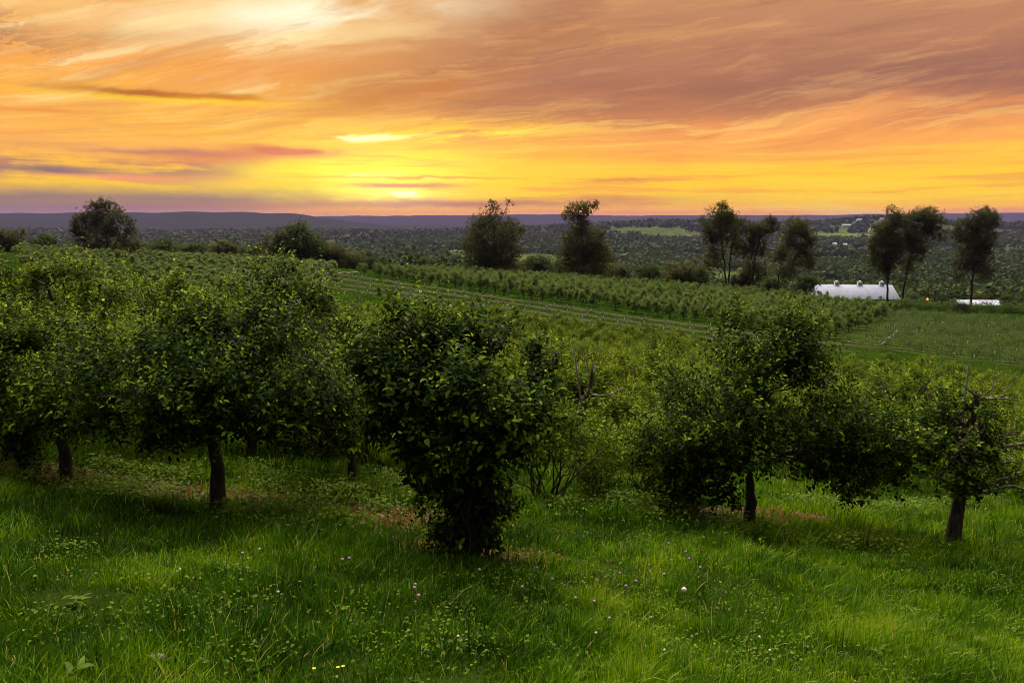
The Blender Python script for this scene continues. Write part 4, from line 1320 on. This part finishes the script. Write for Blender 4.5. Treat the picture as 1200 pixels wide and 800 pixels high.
# ------------------------------------------------------------------ valley forest (one far-off mass)
def forest():
    out = Geo()
    def band(y0, y1, area, K, size, hscale):
        n = int(.5 * 1.56 * (y1 * y1 - y0 * y0) / area)
        y = np.sqrt(rng.uniform(y0 * y0, y1 * y1, n))
        u = rng.uniform(-.78, .78, n)
        x = u * y
        keep = np.ones(n, bool)
        for (cx_, cy_, rx, ry, _) in CLEAR:
            keep &= ((x - cx_) / rx) ** 2 + ((y - cy_) / ry) ** 2 > 1.0
        # barn yard and lines of sight to the buildings stay open
        keep &= ~((np.abs(x - cx) < 26) & (y < BY + 12))
        keep &= ~((y < 300) & (x > 60))
        for (ox_, oy_) in OPEN:
            keep &= ~((np.abs(x / y - ox_ / oy_) < .008) & (y < oy_ + 15) & (y > oy_ * .90 - 20))
        keep &= ~((vnoise(x, y, 230, 31) > .74) & (y > 560) & (y < 2800))
        gapn = np.sin(x / 45 + 1.7) * np.sin(y / 60 + .3) + .6 * np.sin(x / 19 + y / 27)
        keep &= (gapn > -1.05)
        x, y = x[keep], y[keep]
        n = len(x)
        z = hgt(x, y)
        kind = rng.random(n)
        H = hscale * rng.uniform(.65, 1.25, n) * np.where(kind > .85, 1.25, 1)
        Rr = size * rng.uniform(.7, 1.25, n) * np.where(kind > .85, .6, 1)
        D = rvec(n * K).reshape(n, K, 3)
        D[..., 2] = np.abs(D[..., 2]) * 1.2 - .25
        D = unit(D)
        bump_ = 1 + .22 * rng.normal(size=(n, K, 1))
        C = np.stack([x, y, z + H * .52], 1)[:, None] + D * np.stack([Rr, Rr, H * .5], 1)[:, None] * bump_
        Nn = unit(D + rng.normal(size=(n, K, 3)) * .45)
        A = unit(np.cross(Nn, rvec(n * K).reshape(n, K, 3)))
        B = np.cross(Nn, A)
        s = (Rr[:, None, None] * (1.9 / math.sqrt(K)) * rng.uniform(.7, 1.4, (n, K, 1)))
        V = np.stack([C - A * s, C - B * s * .8 + Nn * s * .2, C + A * s, C + B * s * .8 - Nn * s * .2], 2).reshape(-1, 3)
        Q = np.arange(n * K * 4).reshape(-1, 4)
        tb = (.42 + .20 * rng.normal(size=n) + .5 * (vnoise(x, y, 70, 21) - .5) + .4 * (vnoise(x, y, 260, 22) - .5))[:, None] + rng.normal(size=(n, K)) * .06
        out.add(V, None, Q, np.repeat(((tb - .42) * (.75 if y0 < 500 else .55 if y0 < 1000 else .40) + .42).clip(0, 1).reshape(-1), 4))
    band(262, 520, 62, 90, 4.6, 10)
    band(520, 1100, 95, 34, 5.2, 11)
    band(1100, 2300, 200, 14, 7.0, 12)
    band(2300, 3700, 560, 8, 9.0, 13)
    return out


tag(obj('valley_forest', forest().mesh('valley_forest', False), M['forest_leaf']), 'far-off wooded valley and hills fading into haze', None, kind='stuff')


# ------------------------------------------------------------------ grass
def bare_mask(x, y):
    m_ = np.zeros(len(x))
    for (cx_, cy_, rx, ry) in SOIL:
        m_ = np.maximum(m_, np.clip(1.25 - ((x - cx_) / rx) ** 2 - ((y - cy_) / ry) ** 2, 0, 1))
    return m_


def grass():
    out = Geo()
    def band(y0, y1, dens, wd, seg, hm):
        n = int(dens * .75 * (y1 * y1 - y0 * y0 + 2.6 * (y1 - y0)))
        y = rng.uniform(y0 * y0, y1 * y1, n) ** .5
        x = rng.uniform(-1, 1, n) * (.74 * y + 1.2)
        dn = .55 * vnoise(x, y, .45, 1) + .45 * vnoise(x, y, 1.7, 2)
        keep = rng.random(n) < np.clip(-.25 + 2.0 * dn, .34, 1) * (1 - .85 * bare_mask(x, y))
        if y0 > 50:
            nn_ = x * RN[0] + y * RN[1]
            keep &= ~((np.abs(((nn_ - TER[0]) / TER[2]) % 1 - .5) < .22) & (nn_ > TER[0]) & (nn_ < TER[1]))
        x, y, dn = x[keep], y[keep], dn[keep]
        n = len(x)
        z = hgt(x, y) - .01
        tall = vnoise(x, y, .7, 3)
        tall2 = vnoise(x, y, .22, 5)
        H = hm * (.12 + .95 * tall + 1.15 * tall2 ** 1.5) * rng.uniform(.45, 1.3, n) * np.where(rng.random(n) < .05, 1.6, 1)
        a = rng.uniform(0, 6.283, n) * .8 + 6.283 * vnoise(x, y, .3, 4)
        d = np.stack([np.cos(a), np.sin(a), np.zeros(n)], 1)
        lean = (rng.uniform(.1, 1.0, n) ** 1.3)[:, None]
        sd = np.stack([-np.sin(a + .6), np.cos(a + .6), np.zeros(n)], 1)
        w_ = (wd * rng.uniform(.6, 1.5, n))[:, None]
        P0 = np.stack([x, y, z], 1)
        pts = []
        for q in range(seg):
            f = q / seg
            c = P0 + d * lean * H[:, None] * f ** 1.7 + np.array([0, 0, 1.]) * (H[:, None] * (f - .30 * lean * f * f))
            ww = w_ * (1 - .55 * f)
            pts += [c - sd * ww, c + sd * ww]
        tip = P0 + d * lean * H[:, None] + np.array([0, 0, 1.]) * (H[:, None] * (1 - .30 * lean))
        pts.append(tip)
        m_ = 2 * seg + 1
        V = np.stack(pts, 1).reshape(-1, 3)
        b = (np.arange(n) * m_)[:, None]
        Q = np.concatenate([b + np.array((2*q, 2*q+1, 2*q+3, 2*q+2)) for q in range(seg - 1)])
        T = b + np.array((2*seg-2, 2*seg-1, 2*seg))
        tb = -.09 + .62 * vnoise(x, y, .9, 6) + .42 * vnoise(x, y, .25, 7) + rng.normal(size=n) * .19
        tb = np.clip(tb, 0, .94)
        tb = np.where(rng.random(n) < .025, 1.0, tb)
        if y0 > 50: tb = np.minimum(tb * .75, .62)
        out.add(V, T, Q, np.repeat(tb, m_))
    band(3.0, 6.0, 5600, .0032, 3, .098)
    band(6.0, 9.0, 3400, .0041, 3, .108)
    band(9.0, 14.0, 1700, .0062, 2, .15)
    band(14.0, 26.0, 300, .012, 2, .22)
    band(80.0, 190.0, 2.6, .06, 2, .30)
    return out


tag(obj('grass', grass().mesh('grass'), M['grass_blade']), 'long green grass over the near slope', None, kind='stuff')


def scatter_leaves(n, spots, hr, size, up, tb, wk=.6):
    """broad weed leaves in patches; spots = (x, y, rx, ry)"""
    q = rng.integers(len(spots), size=n)
    s_ = np.array(spots)[q]
    x = s_[:, 0] + rng.normal(size=n) * s_[:, 2] * .6
    y = s_[:, 1] + rng.normal(size=n) * s_[:, 3] * .6
    kp = rng.random(n) < np.clip(vnoise(x, y, .35, 11) * 1.8 - .3, .05, 1)
    x, y = x[kp], y[kp]; n = len(x)
    P = np.stack([x, y, hgt(x, y) + rng.uniform(hr[0], hr[1], n) * (.4 + vnoise(x, y, .5, 12))], 1)
    a = rng.uniform(0, 6.283, n)
    D = np.stack([np.cos(a), np.sin(a), rng.uniform(-.3, up, n)], 1)
    Nn = unit(np.array([0, 0, 1.]) + rng.normal(size=(n, 3)) * .35)
    L = size * rng.uniform(.5, 1.3, n)
    V, T, Q, m_ = leaf_geo(P, D, Nn, L, L * wk, True, .12, .25)
    return Geo().add(V, T, Q, np.repeat((tb + rng.normal(size=n) * .2).clip(0, 1), m_))


sp_ = []
for (px, py, rx, ry) in [(310, 565, .9, .5), (390, 590, 1.0, .4), (450, 585, .8, .5), (170, 560, .8, .5), (140, 585, .8, .3), (470, 570, .5, .5), (700, 600, 1.2, .4), (990, 600, 1.2, .6), (1060, 600, .9, .5),
                         (1180, 600, .8, .6), (340, 610, .7, .3), (20, 560, .8, .5), (930, 640, 1.2, .4), (800, 610, .8, .4)]:
    x, y = ground(px, py); sp_.append((x, y, rx, ry))
tag(obj('weeds', scatter_leaves(24000, sp_, (.02, .26), .048, .6, .42).mesh('weeds'), M['weed_leaf']), 'broad leaved weeds under the apple trees', None, kind='stuff')
sp_ = []
for px, py in [(100, 720), (250, 690), (330, 760), (560, 760), (700, 690), (820, 730), (980, 700), (1100, 740), (600, 700), (430, 720), (880, 780), (1150, 690), (50, 650), (750, 640)]:
    x, y = ground(px, py); sp_.append((x, y, .9, .5))
tag(obj('clover_leaves', scatter_leaves(9500, sp_, (.02, .11), .024, .5, .45, .85).mesh('clover_leaves'), M['weed_leaf']), 'small clover leaves through the near grass', None, kind='stuff')
sp_ = [(c_[0], c_[1], c_[2] * .9, c_[3] * .9) for c_ in SOIL]
tag(obj('fallen_leaves', scatter_leaves(2600, sp_, (.005, .04), .06, .2, .45).mesh('fallen_leaves'), M['litter']), 'brown fallen leaves on the bare soil under the front row', None, kind='stuff')

# ------------------------------------------------------------------ flowers, dock plants and a stone
def ball(rx, rz, zc, n=10, m_=7, bumpy=.12):
    th = np.linspace(.02, np.pi - .02, m_)
    return Geo().tube([(0, 0, zc - rz * math.cos(a)) for a in th], [rx * math.sin(a) for a in th], n, True, bumpy)


def flower(name, label, px, py, mat, rh_, hh, group, cat='flower', cup=False):
    x, y = ground(px, py + 14)
    z = h1(x, y)
    zt = float(ray(px, py)[2] / ray(px, py)[1] * y) - z
    hh = max(zt, .12)
    r = thing(name, label, cat, (x, y, z), rng.uniform(0, 6), group)
    b = rng.uniform(-.02, .02)
    obj('stem', Geo().tube([(b, b, -.01), (b * .5, 0, hh * .5), (0, 0, hh)], [.0028, .0025, .002], 5), M['stem'], r)
    if cup:
        g_ = Geo()
        for q in range(5):
            a = q * 1.2566
            ca, sa = math.cos(a), math.sin(a)
            g_.add([(0, 0, hh), (ca * rh_ - sa * rh_ * .5, sa * rh_ + ca * rh_ * .5, hh + rh_ * .5), (ca * rh_ * 1.25, sa * rh_ * 1.25, hh + rh_ * .6), (ca * rh_ + sa * rh_ * .5, sa * rh_ - ca * rh_ * .5, hh + rh_ * .5)], None, [(0, 1, 2, 3)])
        obj('petal_cup', g_.mesh('petal_cup'), mat, r)
    else:
        obj('flower_head', ball(rh_, rh_ * .95, hh + rh_ * .6), mat, r)
    return r


CL = 'pink clover blossoms in the near grass'
for (px, py) in [(402, 660), (410, 658), (487, 690), (486, 694), (491, 704), (285, 652), (565, 652), (562, 671), (629, 668), (647, 682), (674, 705), (696, 709), (733, 690), (726, 674), (778, 675), (803, 647), (824, 630), (783, 637), (807, 656), (745, 684), (820, 667), (612, 692), (762, 729), (714, 730)]:
    flower('clover_flower', 'pink clover blossom in the near grass', px, py, M['pink'], .0125, .2, CL)
flower('dandelion_clock', 'white round dandelion seed head standing in the grass right of centre', 801, 695, M['white_petal'], .022, .3, None)
for (px, py) in [(889, 752), (778, 769), (901, 769), (698, 748), (327, 700), (537, 754), (212, 672), (305, 646)]:
    flower('white_clover_flower', 'small white clover blossom low in the near grass', px, py, M['white_petal'], .009, .15, 'white clover blossoms in the near grass')
for (px, py) in [(369, 795), (397, 793), (403, 792)]:
    flower('buttercup', 'yellow buttercup at the lower edge of the grass', px, py, M['yellow_petal'], .008, .2, 'yellow buttercups', cup=True)
for (px, py, s, lab) in [(92, 712, 0.60, 'broad leaved dock plant in the grass at lower left'), (88, 795, 0.54, 'broad leaved dock plant at the bottom left edge'), (300, 785, 0.42, 'small dock plant near the grey stone'), (1030, 770, 0.48, 'dock plant in the grass at lower right')]:
    x, y = ground(px, py)
    n = 11
    a = np.arange(n) * 2.4
    D = np.stack([np.cos(a), np.sin(a), rng.uniform(.25, 1.1, n)], 1)
    L = rng.uniform(.10, .20, n) * s
    V, T, Q, m_ = leaf_geo(np.zeros((n, 3)) + rng.normal(size=(n, 3)) * .02, D, unit(np.array([0, 0, 1.]) - D * .3), L, L * .36, True, .15, .45)
    tag(obj('dock_plant', Geo().add(V, T, Q, np.repeat(rng.uniform(.2, .6, n), m_)).mesh('dock_plant'), M['weed_leaf'], None, (x, y, h1(x, y) + .03)), lab, 'plant')
x, y = ground(186, 782)
g_ = ball(.06, .035, .03, 12, 8, .16)
o = obj('stone', g_, M['stone'], None, (x, y, h1(x, y) + .04)); o.scale = (.75, .5, .6)
tag(o, 'flat grey stone half hidden in the grass at lower left', 'stone')
